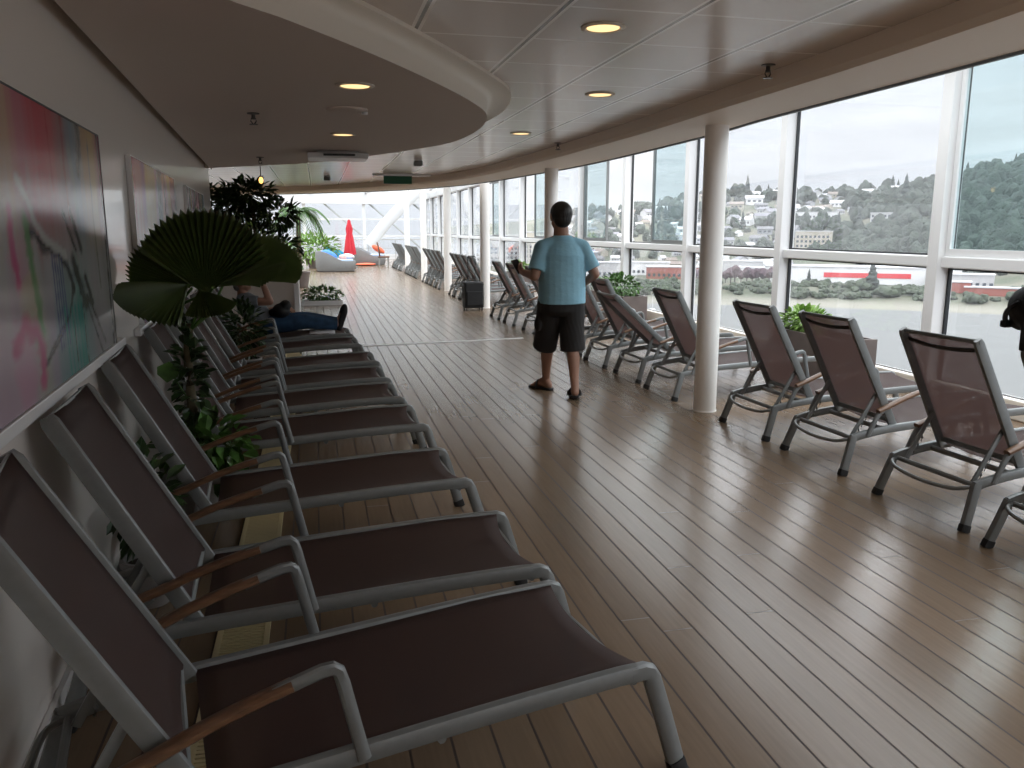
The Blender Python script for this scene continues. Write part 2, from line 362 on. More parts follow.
for k in range(10): b = MB(); b.box(-9, 5.6, 20.2 + k * 2.4, 20.32 + k * 2.4, -.14, -.01); b.build('rafter', 'white', w, smooth=False)
for k in range(6): b = MB(); b.box(-8.0 + k * 2.6, -7.9 + k * 2.6, 19.6, 41.9, -.08, -.02); b.build('purlin', 'white', w, smooth=False)
b = MB(); b.box(5.3, 5.6, 18.9, 42, 2.95, 3.32); b.box(-9, 5.6, 18.7, 19.5, 3.2, 3.32); struct(b.build('trim_6', 'white', smooth=False))
b = MB(); b.tube([(2.35, 38.6, .75), (3.1, 38.6, 1.7), (4.6, 38.6, 3.2)], .20, 10, .26, power=5); o = b.build('trim_7', 'white'); struct(o)
# far railing
o = empty('deck_railing', (0, 38.9, 0)); tag(o, 'thin metal railing before the sloping glass at the far end of the deck', 'railing')
b = MB(); b.tube([(-4, 0, 1.02), (5, 0, 1.02)], .022, 8); b.build('handrail', 'steel', o)
b = MB(); b.tube([(-4, 0, .62), (5, 0, .62)], .012, 8); b.tube([(-4, 0, .25), (5, 0, .25)], .012, 8); b.build('lower_rail', 'steel', o)
for k in range(8): b = MB(); b.tube([(-3.9 + k * 1.25, 0, 0), (-3.9 + k * 1.25, 0, 1.02)], .018, 8); b.build('post', 'steel', o)

# ------------------------------------------------------------------ fittings on the ceilings
def downlight(x, y, z, label):
    o = empty('recessed_downlight', (x, y, z)); tag(o, label, 'downlight')
    b = MB(); b.lathe([(.075, -.0005), (.104, -.0005), (.104, -.006), (.085, -.010), (.075, -.004)], (0, 0, 0), 28, cap=False); b.build('trim_ring', 'fascia', o)
    b = MB(); b.lathe([(.001, -.003), (.076, -.003), (.076, -.006), (.001, -.006)], (0, 0, 0), 24); b.build('lens', 'lamp', o)
    l = bpy.data.lights.new('downlight_beam', 'SPOT'); l.energy = 6; l.color = (1, .78, .5); l.spot_size = 1.7; l.spot_blend = .6; l.shadow_soft_size = .06
    lo = bpy.data.objects.new('downlight_beam', l); C.objects.link(lo); lo.parent = o; lo.location = (0, 0, -.03)
downlight(1.335, 3.80, CZ, 'large lit round downlight in the ceiling tiles closest to the camera')
downlight(1.958, 5.61, CZ, 'lit round downlight in the ceiling tiles between the two other tile downlights')
downlight(1.987, 8.00, CZ, 'small lit downlight in the tiles just beyond the curved soffit tip')
downlight(.234, 4.60, SZ, 'lit downlight in the smooth grey curved soffit, ahead of the flat round plate')
downlight(.244, 6.92, SZ, 'lit downlight in the curved soffit close to the flat white box')
def sprinkler(x, y, z, label):
    o = empty('fire_sprinkler', (x, y, z)); tag(o, label, 'sprinkler')
    b = MB(); b.lathe([(.04, 0), (.04, -.006), (.012, -.010), (.012, -.04)], (0, 0, 0), 16); b.build('escutcheon', 'bronze', o)
    b = MB(); b.tube([(.012, 0, -.03), (.018, 0, -.05), (.004, 0, -.07)], .004, 6); b.tube([(-.012, 0, -.03), (-.018, 0, -.05), (-.004, 0, -.07)], .004, 6); b.build('yoke', 'bronze', o)
    b = MB(); b.lathe([(.028, -.07), (.028, -.074)], (0, 0, 0), 12); b.build('deflector', 'bronze', o)
sprinkler(2.55, 4.42, CZ, 'chrome fire sprinkler under the tiled ceiling above the lounger row at the window')
sprinkler(2.60, 8.80, CZ, 'small chrome sprinkler in the tiles above the walking man')
sprinkler(-.37, 5.83, SZ, 'dark sprinkler head hanging from the grey soffit above the fan palm')
sprinkler(-.545, 9.29, SZ, 'small sprinkler far along the grey soffit, before the dark shrub')
o = empty('ceiling_plate', (.225, 5.5, SZ)); tag(o, 'flat round white plate on the soffit between its two lit downlights', 'ceiling plate')
b = MB(); b.lathe([(.13, 0), (.13, -.008), (.11, -.016), (.001, -.018)], (0, 0, 0), 28); b.build('disc', 'soffit', o)
b = MB(); b.lathe([(.02, -.016), (.02, -.03), (.001, -.032)], (.11, 0, 0), 12); b.build('indicator', 'white', o)
o = empty('ceiling_unit', (.24, 8.5, SZ)); tag(o, 'flat white box with dark slot hanging under the curved grey soffit', 'ceiling unit')
b = MB(); b.box(-.29, .29, -.20, .25, -.075, -.025); b.build('housing', 'white', o, smooth=False, bevel=.01)
b = MB(); b.box(-.14, .16, -.215, -.2, -.055, -.035); b.build('slot', 'gasket', o, smooth=False)
b = MB(); b.box(-.2, .2, -.1, .15, -.026, 0); b.build('mount', 'steel', o, smooth=False)
o = empty('exit_sign', (1.40, 14.4, CZ)); tag(o, 'green exit sign hanging under the far ceiling tiles by the curved beam', 'sign')
b = MB(); b.box(-.24, .24, -.02, .02, -.16, -.03); b.build('panel', 'green_sign', o, smooth=False)
b = MB(); b.box(-.42, .56, -.06, .06, -.03, 0); b.build('bracket', 'white', o, smooth=False)
for (x, y, lb) in ((1.388, 11.38, 'small square speaker under the tiles nearer the window side'), (.23, 15.1, 'small round-cornered speaker under the far tiles above the palm')):
    o = empty('ceiling_speaker', (x, y, CZ)); tag(o, lb, 'speaker')
    b = MB(); b.box(-.06, .06, -.06, .06, -.085, -.01); b.build('body', 'alu', o, smooth=False, bevel=.02)
    b = MB(); b.lathe([(.05, -.02), (.05, 0)], (0, 0, 0), 14); b.build('mount', 'white', o)
o = empty('pendant_lamp', (-.72, 12.2, CZ)); tag(o, 'small glowing amber pendant lamp over the dark shrubs', 'lamp')
b = MB(); b.tube([(0, 0, 0), (0, 0, -.21)], .005, 6); b.build('cord', 'rubber', o)
b = MB(); b.ball((0, 0, -.25), .030, 14, 8, (1, 1, 1.5)); b.build('glass_shade', 'amber', o)

# ------------------------------------------------------------------ paintings (abstract colour washes, laid down stroke by stroke)
def painting(name, ya, yb, za, zb, seed, label):
    rn = random.Random(seed); o = empty(name, (wx((ya + yb) / 2), (ya + yb) / 2, 0)); o.rotation_euler = (0, 0, math.atan(.056))
    L = (yb - ya) * math.sqrt(1 + .056 ** 2); tag(o, label, 'painting')
    nu, nv = int(L * 90), int((zb - za) * 80)
    bands = []
    pal = [(.42, .05, .09), (.52, .16, .2), (.5, .32, .12), (.12, .2, .3), (.5, .36, .16), (.36, .12, .26), (.5, .10, .13), (.12, .3, .22), (.1, .22, .26), (.48, .3, .3)]
    bandn = 15
    top = [pal[rn.randrange(10)] for _ in range(bandn + 1)]; bot = [rn.choice([(.05, .26, .22), (.08, .30, .28), (.45, .2, .36), (.55, .40, .47), (.2, .24, .3), (.10, .13, .2), (.3, .34, .25)]) for _ in range(bandn + 1)]
    if seed == 1:      # order of the washes seen on the large one, far end last
        top = [(.5, .4, .2), (.48, .2, .25), (.2, .28, .36), (.46, .3, .2), (.5, .1, .15), (.25, .3, .36), (.42, .28, .2), (.48, .30, .22), (.46, .14, .19), (.50, .05, .09), (.47, .07, .10), (.30, .13, .15), (.17, .24, .31), (.42, .28, .15), (.50, .35, .16), (.36, .14, .20)]
        bot = [(.5, .36, .45)] * 8 + [(.40, .40, .34), (.34, .31, .38), (.14, .30, .31), (.07, .33, .29), (.26, .35, .35), (.36, .35, .36), (.38, .38, .38), (.3, .3, .3)]
    def lerp(a, c, t): return tuple(p + (q - p) * t for p, q in zip(a, c))
    strokes = []
    if seed == 1:
        D = (.045, .05, .055)
        def S(w, *p, c=D): strokes.append((p, w, c))
        S(.018, (.515, .55), (.545, .553), (.576, .503), (.644, .478), (.698, .411), (.72, .329)); S(.011, (.719, .33), (.682, .231), (.607, .161), (.536, .097))
        S(.030, (.735, .43), (.752, .36), (.772, .30), (.79, .25)); S(.018, (.80, .36), (.82, .30), (.835, .24)); S(.012, (.70, .62), (.728, .538), (.755, .477)); S(.015, (.74, .64), (.77, .54), (.79, .48))
        S(.007, (.79, .27), (.84, .12), (.88, .0)); S(.007, (.80, .28), (.86, .16), (.91, .04)); S(.011, (.984, 1.0), (.989, .63), (.982, .365), (.979, 0)); S(.024, (.842, 1.0), (.836, .89), (.82, .80), c=(.08, .11, .12))
        S(.008, (.905, .95), (.90, .6), (.91, .3), c=(.2, .19, .17)); S(.02, (.77, .88), (.785, .72), (.79, .60), c=(.22, .27, .29)); S(.012, (.735, 1.0), (.733, .8), (.738, .6), c=(.28, .05, .07)); S(.008, (.655, .98), (.66, .7), c=(.4, .02, .05))
        for q in range(5): S(.006, (.615 + q * .012, .47), (.62 + q * .012, .12), c=(.07, .09, .25))
        for q in range(6): S(.007, (.655 + q * .02, .26), (.66 + q * .02, .0), c=(.05, .33 - .03 * (q % 2), .28)); S(.003, (.70, .22), (.705, .0)); S(.003, (.765, .24), (.77, .0))
        S(.022, (.512, .60), (.522, .42), (.538, .22), c=(.13, .30, .12)); S(.03, (.425, .20), (.465, .255), (.515, .215), (.53, .15), (.52, .06), c=(.50, .05, .20)); S(.02, (.455, .62), (.452, .50), (.462, .40), c=(.5, .06, .2))
        S(.016, (.495, .72), (.53, .66), (.556, .575), (.60, .52), (.69, .46), c=(.55, .57, .55))
    blobs = [(.46, .10, .13, (.58, .30, .42)), (.47, .45, .10, (.52, .24, .33)), (.50, .33, .10, (.48, .42, .30))] if seed == 1 else []
    cols = []
    for i in range(nu + 1):
        for j in range(nv + 1):
            u, v = i / nu, j / nv
            wob = .6 * noise.noise((u * 9, v * 1.3, seed)) + .25 * noise.noise((u * 60, v * .8, seed + 5))
            t = min(max(u * bandn + wob, 0), bandn - .001); k = int(t); f = t - k; f = f * f * (3 - 2 * f)
            ct = lerp(top[k], top[k + 1], f); cb = lerp(bot[k], bot[k + 1], f)
            wm = .5 + .5 * noise.noise((u * 22, v * 2.0, seed + 9)); cm = lerp((.26, .27, .27), (.52, .54, .53), wm)
            drip = .10 * noise.noise((u * 45, 0, seed + 3)) + .05 * noise.noise((u * 140, 0, seed))
            a = min(max((v + drip - .42) / .34, 0), 1); c2 = min(max((.50 - v - drip) / .3, 0), 1)
            col = lerp(lerp(cm, ct, a), cb, c2 * .85)
            for bu, bv, br, bc in blobs:
                d = math.hypot((u - bu) * 2.4, v - bv) / br + .5 * noise.noise((u * 14, v * 14, 3))
                if d < 1: col = lerp(col, bc, .75 * (1 - d ** 3))
            for pts, wd, sc_ in strokes:
                dm = 9
                for (x1, y1), (x2, y2) in zip(pts, pts[1:]):
                    ax, ay = (x2 - x1) * 2.4, y2 - y1; px, py = (u - x1) * 2.4, v - y1
                    tt = min(max((px * ax + py * ay) / (ax * ax + ay * ay), 0), 1); dm = min(dm, math.hypot(px - ax * tt, py - ay * tt))
                wv = wd * (1 + .8 * noise.noise((u * 30, v * 30, 8)))
                if dm < wv * 1.6: col = lerp(col, sc_, .88 * (1 - (dm / (wv * 1.6)) ** 2))
            g_ = sum(col) / 3; cols.append((*[(c * .9 + g_ * .1) for c in col], 1))
    b = MB(); b.grid([[(.026, -L / 2 + L * i / nu, za + (zb - za) * j / nv) for j in range(nv + 1)] for i in range(nu + 1)])
    m = bpy.data.materials.new(name + '_paint'); m.use_nodes = True; nt = m.node_tree; bs = nt.nodes['Principled BSDF']
    at = nt.nodes.new('ShaderNodeAttribute'); at.attribute_name = 'paint'; nt.links.new(at.outputs['Color'], bs.inputs['Base Color'])
    bs.inputs['Roughness'].default_value = .2; bs.inputs['Specular IOR Level'].default_value = .4
    me = b.mesh('canvas', m, smooth=False)
    ca = me.color_attributes.new('paint', 'FLOAT_COLOR', 'POINT'); ca.data.foreach_set('color', [x for c in cols for x in c])
    co = bpy.data.objects.new('canvas', me); C.objects.link(co); co.parent = o
    f = MB(); e = .006
    f.box(.002, .028, -L / 2 - e, -L / 2, za - e, zb + e); f.box(.002, .028, L / 2, L / 2 + e, za - e, zb + e); f.box(.002, .028, -L / 2, L / 2, zb, zb + e)
    f.box(.002, .0255, -L / 2, L / 2, za, zb)
    f.build('frame', 'gasket' if seed == 1 else 'white', o, smooth=False)
    f = MB(); f.box(.002, .034, -L / 2 - .2, L / 2 + .2, za - .042, za - e * .4); f.build('ledge', 'white', o, smooth=False, bevel=.004)
painting('wall_painting', 1.35, 3.93, 1.0, 1.89, 1, 'large abstract painting with red streaks, pink blooms and a dark branch, closest on the wall')
painting('wall_painting', 4.80, 6.98, .985, 1.882, 2, 'pale streaked painting on the white wall behind the fan palm')
painting('wall_painting', 7.98, 10.1, .985, 1.88, 3, 'farthest and smallest-looking painting near the end of the white wall')

# ------------------------------------------------------------------ loungers
def make_lounger(recline=0.0):
    """foot end towards +x; x = 0 at the rear feet"""
    root = empty('sun_lounger')
    HX, HZ = .38, .305                                # hinge
    BX, BZ_ = .03 - recline * .35, .965 - recline * .13   # top of the backrest
    W = .285
    f = MB()
    for s in (-1, 1):
        rail = spline([(.075, s * W, .225), (.16, s * W, .245), (.36, s * W, .272), (.7, s * W, .292), (1.1, s * W, .312), (1.42, s * W, .322), (1.50, s * W, .321)], 22)
        f.tube(rail, .0165, 10, .026, power=3.2)
    f.tube([(1.50, -W, .30), (1.50, W, .30)], .012, 8, .016); f.tube([(.95, -W, .275), (.95, W, .275)], .012, 8, .014)
    f.tube([(.33, -W, .262), (.33, W, .262)], .014, 8, .016)
    fo = f.build('seat_frame', 'alu', root)
    # rear bars: straight one and the bowed one behind it
    f = MB(); f.tube([(.095, -W, .222), (.095, W, .222)], .012, 8, .014); f.build('rear_crossbar', 'alu', root)
    f = MB(); f.tube(spline([(.10, -W + .01, .225), (.045, -W + .03, .212), (.02, -W + .10, .192), (.008, 0, .182), (.02, W - .10, .192), (.045, W - .03, .212), (.10, W - .01, .225)], 20), .0105, 8); f.build('bowed_bar', 'alu', root)
    # slings
    b = MB(); rows = []
    for i in range(17):
        x = .415 + (1.525 - .415) * i / 16; row = []
        for j in range(13):
            t = -1 + 2 * j / 12; sag = .020 * (1 - t * t)
            xe = x
            if i == 16: xe = x - .036 * (1 - t * t)
            if i == 15: xe = x - .020 * (1 - t * t)
            z = .292 + .048 * min(1, (x - .38) / .9) - .004
            row.append((xe, t * (W - .004), z - sag))
        rows.append(row)
    b.grid(rows); b.build('seat_sling', 'sling', root, solid=.003)
    f = MB(); hx, hz = HX, HZ; dx, dz = BX - HX, BZ_ - HZ
    for s in (-1, 1):
        f.tube([(hx + dx * t, s * (W - .024 - .012 * t), hz + dz * t) for t in (-.04, .25, .5, .75, .97, 1.0)], [.014] * 5 + [.012], 10, [.028] * 5 + [.02], power=3.5)
    f.tube([(hx + dx * .02, -W + .02, hz + dz * .02), (hx + dx * .02, W - .02, hz + dz * .02)], .012, 8, .016)
    f.tube([(hx + dx * .985, -W + .02, hz + dz * .985), (hx + dx * .985, W - .02, hz + dz * .985)], .008, 8, .012)
    bf = f.build('backrest_frame', 'alu', root)
    nx, nz = dz, -dx; nl = math.hypot(nx, nz); nx /= nl; nz /= nl
    b = MB(); rows = []
    for i in range(13):
        t = .02 + .975 * i / 12; row = []
        for j in range(13):
            u = -1 + 2 * j / 12; sag = .018 * (1 - u * u) * (1 if 0 < i < 11 else .3); tt = t - (.007 * (1 - u * u) if i == 12 else 0)
            row.append((hx + dx * tt - nx * (sag - .012), u * (W - .036 - .012 * t), hz + dz * tt - nz * (sag - .012)))
        rows.append(row)
    b.grid(rows); bs = b.build('backrest_sling', 'sling', root, solid=.003)
    b = MB(); rows = []
    for t in (.90, .915, .93):
        rows.append([(hx + dx * (t - .012 * (1 - u * u)) - nx * (.020 * (1 - u * u) - .006), u * (W - .05), hz + dz * (t - .012 * (1 - u * u)) - nz * (.020 * (1 - u * u) - .006)) for u in [-1 + j / 6 for j in range(13)]])
    b.grid(rows); b.build('hem', 'hem', bs, solid=.006)
    for s in (-1, 1):
        b = MB(); p0 = (hx + dx * .30, s * (W - .055), hz + dz * .30 - .012); p1 = (.115, s * (W - .055), .222)
        b.tube([p0, p1], .008, 8, .013, power=4)
        d = (Vector(p1) - Vector(p0))
        for q in (.45, .6, .75):
            c = Vector(p0) + d * q; b.tube([c, c + Vector((.012, 0, -.03)), c + Vector((.004, 0, -.05))], [.006, .006, .004], 6)
        b.build('support_strut', 'alu', root)
        # armrest: teak grip on a bent tube
        a = MB()
        a.tube(spline([(.175, s * (W + .016), .235), (.235, s * (W + .018), .36), (.275, s * (W + .018), .398)], 8), .012, 8, .015, power=3)
        rb = a.build('rear_bracket', 'alu', root); a = MB()
        a.tube([(.56, s * (W + .018), .503), (.62, s * (W + .018), .521), (.665, s * (W + .018), .533), (.690, s * (W + .018), .534), (.703, s * (W + .018), .524), (.711, s * (W + .018), .495), (.733, s * (W + .015), .39), (.755, s * (W + .012), .288)], .0125, 8, .016, power=3)
        ao = a.build('armrest', 'alu', root)
        g = MB(); g.tube(spline([(.235, s * (W + .018), .392), (.32, s * (W + .018), .422), (.42, s * (W + .018), .462), (.52, s * (W + .018), .494), (.60, s * (W + .018), .516)], 14), .021, 10, .0135, power=2.8)
        g.build('wood_grip', 'teak', ao)
        # legs
        l = MB(); l.tube([(.085, s * W, .238), (.05, s * (W + .012), .13), (.012, s * (W + .024), .02)], .019, 10, .026, power=3, up=(1, 0, 0)); lo = l.build('leg', 'alu', root)
        c = MB(); c.tube([(.018, s * (W + .022), .036), (.006, s * (W + .026), .0)], .022, 10, .03, power=3, up=(1, 0, 0)); c.build('foot_cap', 'rubber', lo)
        l = MB(); l.tube([(1.485, s * W, .3205), (1.525, s * W, .321), (1.543, s * W, .314), (1.553, s * (W + .002), .295), (1.592, s * (W + .008), .17), (1.635, s * (W + .016), .02)], .0262, 10, .0168, power=3, up=(0, 1, 0)); lo = l.build('leg', 'alu', root)
        c = MB(); c.tube([(1.63, s * (W + .015), .036), (1.642, s * (W + .018), .0)], .021, 10, .029, power=3, up=(1, 0, 0)); c.build('foot_cap', 'rubber', lo)
    return root
proto = make_lounger(); low_proto = make_lounger(.75)
used = set()
def lounger(x, y, rz, label, group, src=proto):
    o = src if src.name not in used else copy_tree(src)
    used.add(src.name); o.location = (x, y, 0); o.rotation_euler = (0, 0, rz); tag(o, label, 'lounger', group); return o
# row along the painted wall: foot-end centre (x, y) and slight turn
GL = 'loungers in the row along the painted wall'
wallrow = [(.765, 2.165, 10.5, 'brown sling lounger closest to the camera in the row along the painted wall'),
           (.70, 2.87, 3.0, 'second brown sling lounger from the camera along the painted wall'),
           (.617, 3.92, 4.0, 'third brown sling lounger along the painted wall, just before the potted fan palm'),
           (.565, 5.06, 3.5, 'fourth brown sling lounger along the painted wall, just past the fan palm'),
           (.51, 5.90, 3.0, 'fifth brown sling lounger from the camera along the painted wall'),
           (.478, 6.68, 3.0, 'sixth brown sling lounger from the camera along the painted wall'),
           (.455, 7.54, 3.0, 'seventh brown sling lounger from the camera along the painted wall'),
           (.36, 8.70, 3.2, 'brown sling lounger beside the one the reclining person lies on'),
           (.31, 9.56, 3.2, 'brown sling lounger under the reclining person in jeans')]
for tx, ty, deg, lb in wallrow:
    a = math.radians(deg); lounger(tx - 1.53 * math.cos(a), ty - 1.53 * math.sin(a), a, lb, GL)
GW = 'loungers in the row facing the windows'
ordn = ['first', 'second', 'third', 'fourth', 'fifth']
lounger(3.075, 2.75, math.radians(2.5), 'brown sling lounger cut off by the picture edge below the black bag', GW)
lounger(3.085, 3.56, math.radians(3.0), 'nearest fully seen brown lounger in the row facing the windows', GW)
lounger(3.085, 4.54, math.radians(2.0), 'second fully seen brown lounger in the window row, between two others', GW)
lounger(3.065, 5.40, math.radians(1.5), 'brown lounger facing the windows just before the thick white column', GW)
lounger(3.01, 6.83, math.radians(1.0), 'brown lounger partly behind the thick white column, on its far side', GW)
lounger(3.02, 7.70, math.radians(.5), 'brown lounger set lower and flatter than the rest of the window row', GW, low_proto)
lounger(2.99, 8.60, math.radians(1.0), 'brown lounger beside the flattened one, on the walking man\'s side', GW)
lounger(3.0, 9.50, math.radians(0), 'brown lounger mostly hidden behind the walking man', GW)
lounger(2.98, 11.55, math.radians(1), 'brown lounger at the walking man\'s elbow, first beyond the second white column', GW)
lounger(2.93, 12.62, math.radians(1), 'brown lounger second beyond the second white column', GW)
lounger(2.90, 13.55, math.radians(0), 'brown lounger third beyond the second white column, nearest the black suitcase', GW)
for c0, ys, nm in ((15.4, (16.2, 17.0, 17.75, 18.5), 'third'), (20.0, (20.7, 21.55, 22.4, 23.25), 'fourth'), (24.6, (25.3, 26.2, 27.1, 28.0), 'fifth'), (29.2, (29.9, 30.8, 31.7, 32.6), 'last')):
    for i, yy in enumerate(ys):
        lounger(2.95 - .004 * (yy - 16), yy, math.radians(R.uniform(-2, 2)), 'brown lounger in the window row, %s one beyond the %s white column' % (ordn[i], nm), GW)

# ------------------------------------------------------------------ bodies: overlapping volumes fused into one skin
def ell(c, axes, n=14, m=9):
    return ('ball', c, axes)
def fuse(name, shapes, m, parent, voxel=.008, smooth=6, loc=None):
    b = MB()
    for s in shapes:
        if s[0] == 'ball': b.ball(s[1], 1.0, 16, 10, s[2])
        elif s[0] == 'box': b.box(s[1][0] - s[2][0], s[1][0] + s[2][0], s[1][1] - s[2][1], s[1][1] + s[2][1], s[1][2] - s[2][2], s[1][2] + s[2][2])
        elif s[0] == 'limb':
            pts, rs = [Vector(p) for p in s[1]], s[2]
            for p, r in zip(pts, rs): b.ball(p, r, 12, 8)
            for i in range(len(pts) - 1): b.tube([pts[i], pts[i + 1]], [rs[i], rs[i + 1]], 14)
        elif s[0] == 'sleeve': b.tube(s[1], s[2], 18, s[3] if len(s) > 3 else None)
        elif s[0] == 'loft':
            b.rings([[(c[0] + rx * math.cos(2 * PI * j / 24), c[1] + ry * math.sin(2 * PI * j / 24), c[2]) for j in range(24)] for c, rx, ry in s[1]])
        elif s[0] == 'ringx':   # rings stacked along a given axis frame: (centre, axis a, axis b)
            b.rings([[Vector(c) + Vector(a) * math.cos(2 * PI * j / 24) + Vector(bb) * math.sin(2 * PI * j / 24) for j in range(24)] for c, a, bb in s[1]])
    me = bpy.data.meshes.new('tmp'); me.from_pydata(b.v, [], b.f)
    bm = bmesh.new(); bm.from_mesh(me); bmesh.ops.recalc_face_normals(bm, faces=bm.faces); bm.to_mesh(me); bm.free()
    t = bpy.data.objects.new('tmp', me); C.objects.link(t)
    r = t.modifiers.new('r', 'REMESH'); r.mode = 'VOXEL'; r.voxel_size = voxel
    if smooth:
        s = t.modifiers.new('s', 'SMOOTH'); s.iterations = smooth; s.factor = .5
    dg = bpy.context.evaluated_depsgraph_get(); ev = t.evaluated_get(dg); nm = bpy.data.meshes.new_from_object(ev)
    bpy.data.objects.remove(t); nm.name = name; nm.materials.clear(); nm.materials.append(M[m])
    nm.polygons.foreach_set('use_smooth', [True] * len(nm.polygons))
    o = bpy.data.objects.new(name, nm); C.objects.link(o)
    if parent: o.parent = parent
    return o
def hand(wrist, fwd, palm_n, side, curl=.5):
    """palm + five fingers; fwd: towards fingertips, palm_n: out of the palm, side: towards the thumb"""
    w, f, n, s = Vector(wrist), Vector(fwd).normalized(), Vector(palm_n).normalized(), Vector(side).normalized()
    sh = [('limb', [w, w + f * .03], [.026, .03]), ('limb', [w + f * .035 + s * .022, w + f * .085 + s * .026], [.017, .014]), ('limb', [w + f * .035, w + f * .09], [.018, .014]), ('limb', [w + f * .035 - s * .022, w + f * .082 - s * .026], [.017, .013])]
    for k, (o, ln) in enumerate(((.033, .068), (.011, .076), (-.011, .070), (-.033, .055))):
        p = w + f * .088 + s * o; q = p + (f * (1 - curl * .5) + n * curl * .6).normalized() * ln * .5
        e = q + (f * (1 - curl) + n * curl).normalized() * ln * .5
        sh.append(('limb', [p, q, e], [.0095, .0088, .0078]))
    p = w + f * .03 + s * .03; sh.append(('limb', [p, p + (s * .7 + f * .7).normalized() * .035, p + (s * .7 + f * .7).normalized() * .035 + (f + n * curl).normalized() * .03], [.013, .0105, .009]))
    return sh
def head(c, fwd, up, sc=1.0):
    c, f, u = Vector(c), Vector(fwd).normalized(), Vector(up).normalized(); s = f.cross(u).normalized()
    P = lambda a, bb, d: c + f * a * sc + s * bb * sc + u * d * sc
    sh = [('ball', P(-.005, 0, .02), (.082 * sc, .090 * sc, .098 * sc)), ('ball', P(.02, 0, -.04), (.062 * sc, .064 * sc, .075 * sc)),
          ('limb', [P(.055, 0, -.085), P(.035, .035, -.07), P(.02, .055, -.045)], [.022, .02, .018]), ('limb', [P(.055, 0, -.085), P(.035, -.035, -.07), P(.02, -.055, -.045)], [.022, .02, .018]),
          ('limb', [P(.088, 0, .015), P(.108, 0, -.022)], [.009, .014]), ('ball', P(.082, 0, -.058), (.014, .02, .008)),
          ('ball', P(.076, .032, .012), (.014, .016, .01)), ('ball', P(.076, -.032, .012), (.014, .016, .01))]
    for k in (-1, 1):
        sh += [('limb', [P(-.005, .082 * k, .025), P(-.018, .092 * k, .02), P(-.012, .088 * k, -.01), P(.0, .082 * k, -.03)], [.008, .009, .009, .007])]
    return sh

# --- the man walking away
man = empty('person', (2.11, 6.98, 0)); tag(man, 'person in light blue t-shirt and dark shorts walking away down the deck in sandals', 'person')
man.matrix_world = Matrix.Identity(4) @ Matrix.Translation((0, 0, 0))
man.location = (0, 0, 0)
cx, cy = 2.112, 6.98
Lh, Rh = (cx - .10, cy + .02, .88), (cx + .10, cy, .88)
Lk, Rk = (2.025, 7.165, .49), (2.205, 6.96, .49)
La, Ra = (2.062, 7.295, .105), (2.195, 6.815, .115)
Ls, Rs = (1.925, 6.97, 1.335), (2.292, 6.97, 1.335)
Le, Re = (1.845, 6.92, 1.095), (2.398, 6.915, 1.105)
Lw, Rw = (1.80, 7.14, 1.115), (2.35, 7.13, 1.00)
sk = [('loft', [((cx, cy, .80), .15, .11), ((cx, cy, .90), .18, .13), ((cx, cy + .01, 1.02), .175, .13), ((cx, cy, 1.16), .19, .135), ((cx, cy - .005, 1.30), .195, .125), ((cx, cy, 1.37), .15, .095), ((cx, cy, 1.42), .09, .07)]),
      ('limb', [(cx - .01, cy, 1.40), (2.10, cy + .01, 1.55)], [.072, .063]), ('limb', [(cx - .02, cy, 1.40), Ls], [.065, .062]), ('limb', [(cx + .02, cy, 1.40), Rs], [.065, .062]),
      ('limb', [Ls, Le, Lw], [.056, .044, .030]), ('limb', [Rs, Re, Rw], [.056, .044, .030]),
      ('limb', [Lh, (2.0, 7.11, .68), Lk], [.095, .082, .058]), ('limb', [Rh, (2.215, 6.98, .68), Rk], [.095, .082, .058])]
for k, a in ((Lk, La), (Rk, Ra)):
    kk, aa = Vector(k), Vector(a); calf = kk.lerp(aa, .32) + Vector((0, -.018, 0)); sk.append(('limb', [kk, calf, kk.lerp(aa, .75), aa], [.056, .058, .042, .036]))
def foot(an, toe, heel_up):
    a, t = Vector(an), Vector(toe); d = (t - a); d.z = 0; d.normalize(); s = d.cross(Vector((0, 0, 1)))
    hl = a - d * .035; hl.z = .045 + heel_up; bl = a + d * .13; bl.z = .036
    sh = [('limb', [a, hl], [.036, .034]), ('limb', [hl, a + d * .05 + Vector((0, 0, -a.z + .058 + heel_up * .5)), bl], [.034, .036, .030]), ('limb', [a, bl], [.034, .026])]
    for q, (o, ln) in enumerate(((-.03, .045), (-.014, .05), (.0, .047), (.015, .042), (.03, .034))):
        p = bl + s * o * -1 + d * .005; p.z = .034; sh.append(('limb', [p, p + d * ln + Vector((0, 0, -.006))], [.0135 if q else .016, .010]))
    return sh, d
fl, dl = foot(La, (1.93, 7.50, 0), .0); fr, dr = foot(Ra, (2.25, 7.03, 0), .02)
sk += fl + fr
sk += hand(Lw, (-.25, .9, .35), (.9, .2, .2), (-.1, -.3, 1), .75) + hand(Rw, (-.35, .75, -.5), (-.8, -.2, -.2), (-.1, .5, .8), .55)
sk += head((2.097, cy + .015, 1.605), (-.12, 1, -.05), (0, 0, 1), 1.1)
fuse('body', sk, 'skin', man, .0065, 4)
hc = (2.097, cy + .012, 1.625)
fuse('hair', [('ball', (hc[0] + .002, hc[1] - .014, hc[2] + .012), (.101, .106, .104)), ('ball', (hc[0] + .003, hc[1] - .052, hc[2] - .04), (.082, .06, .078)), ('ball', (hc[0], hc[1] + .03, hc[2] + .055), (.07, .07, .05))], 'hair', man, .007, 4)
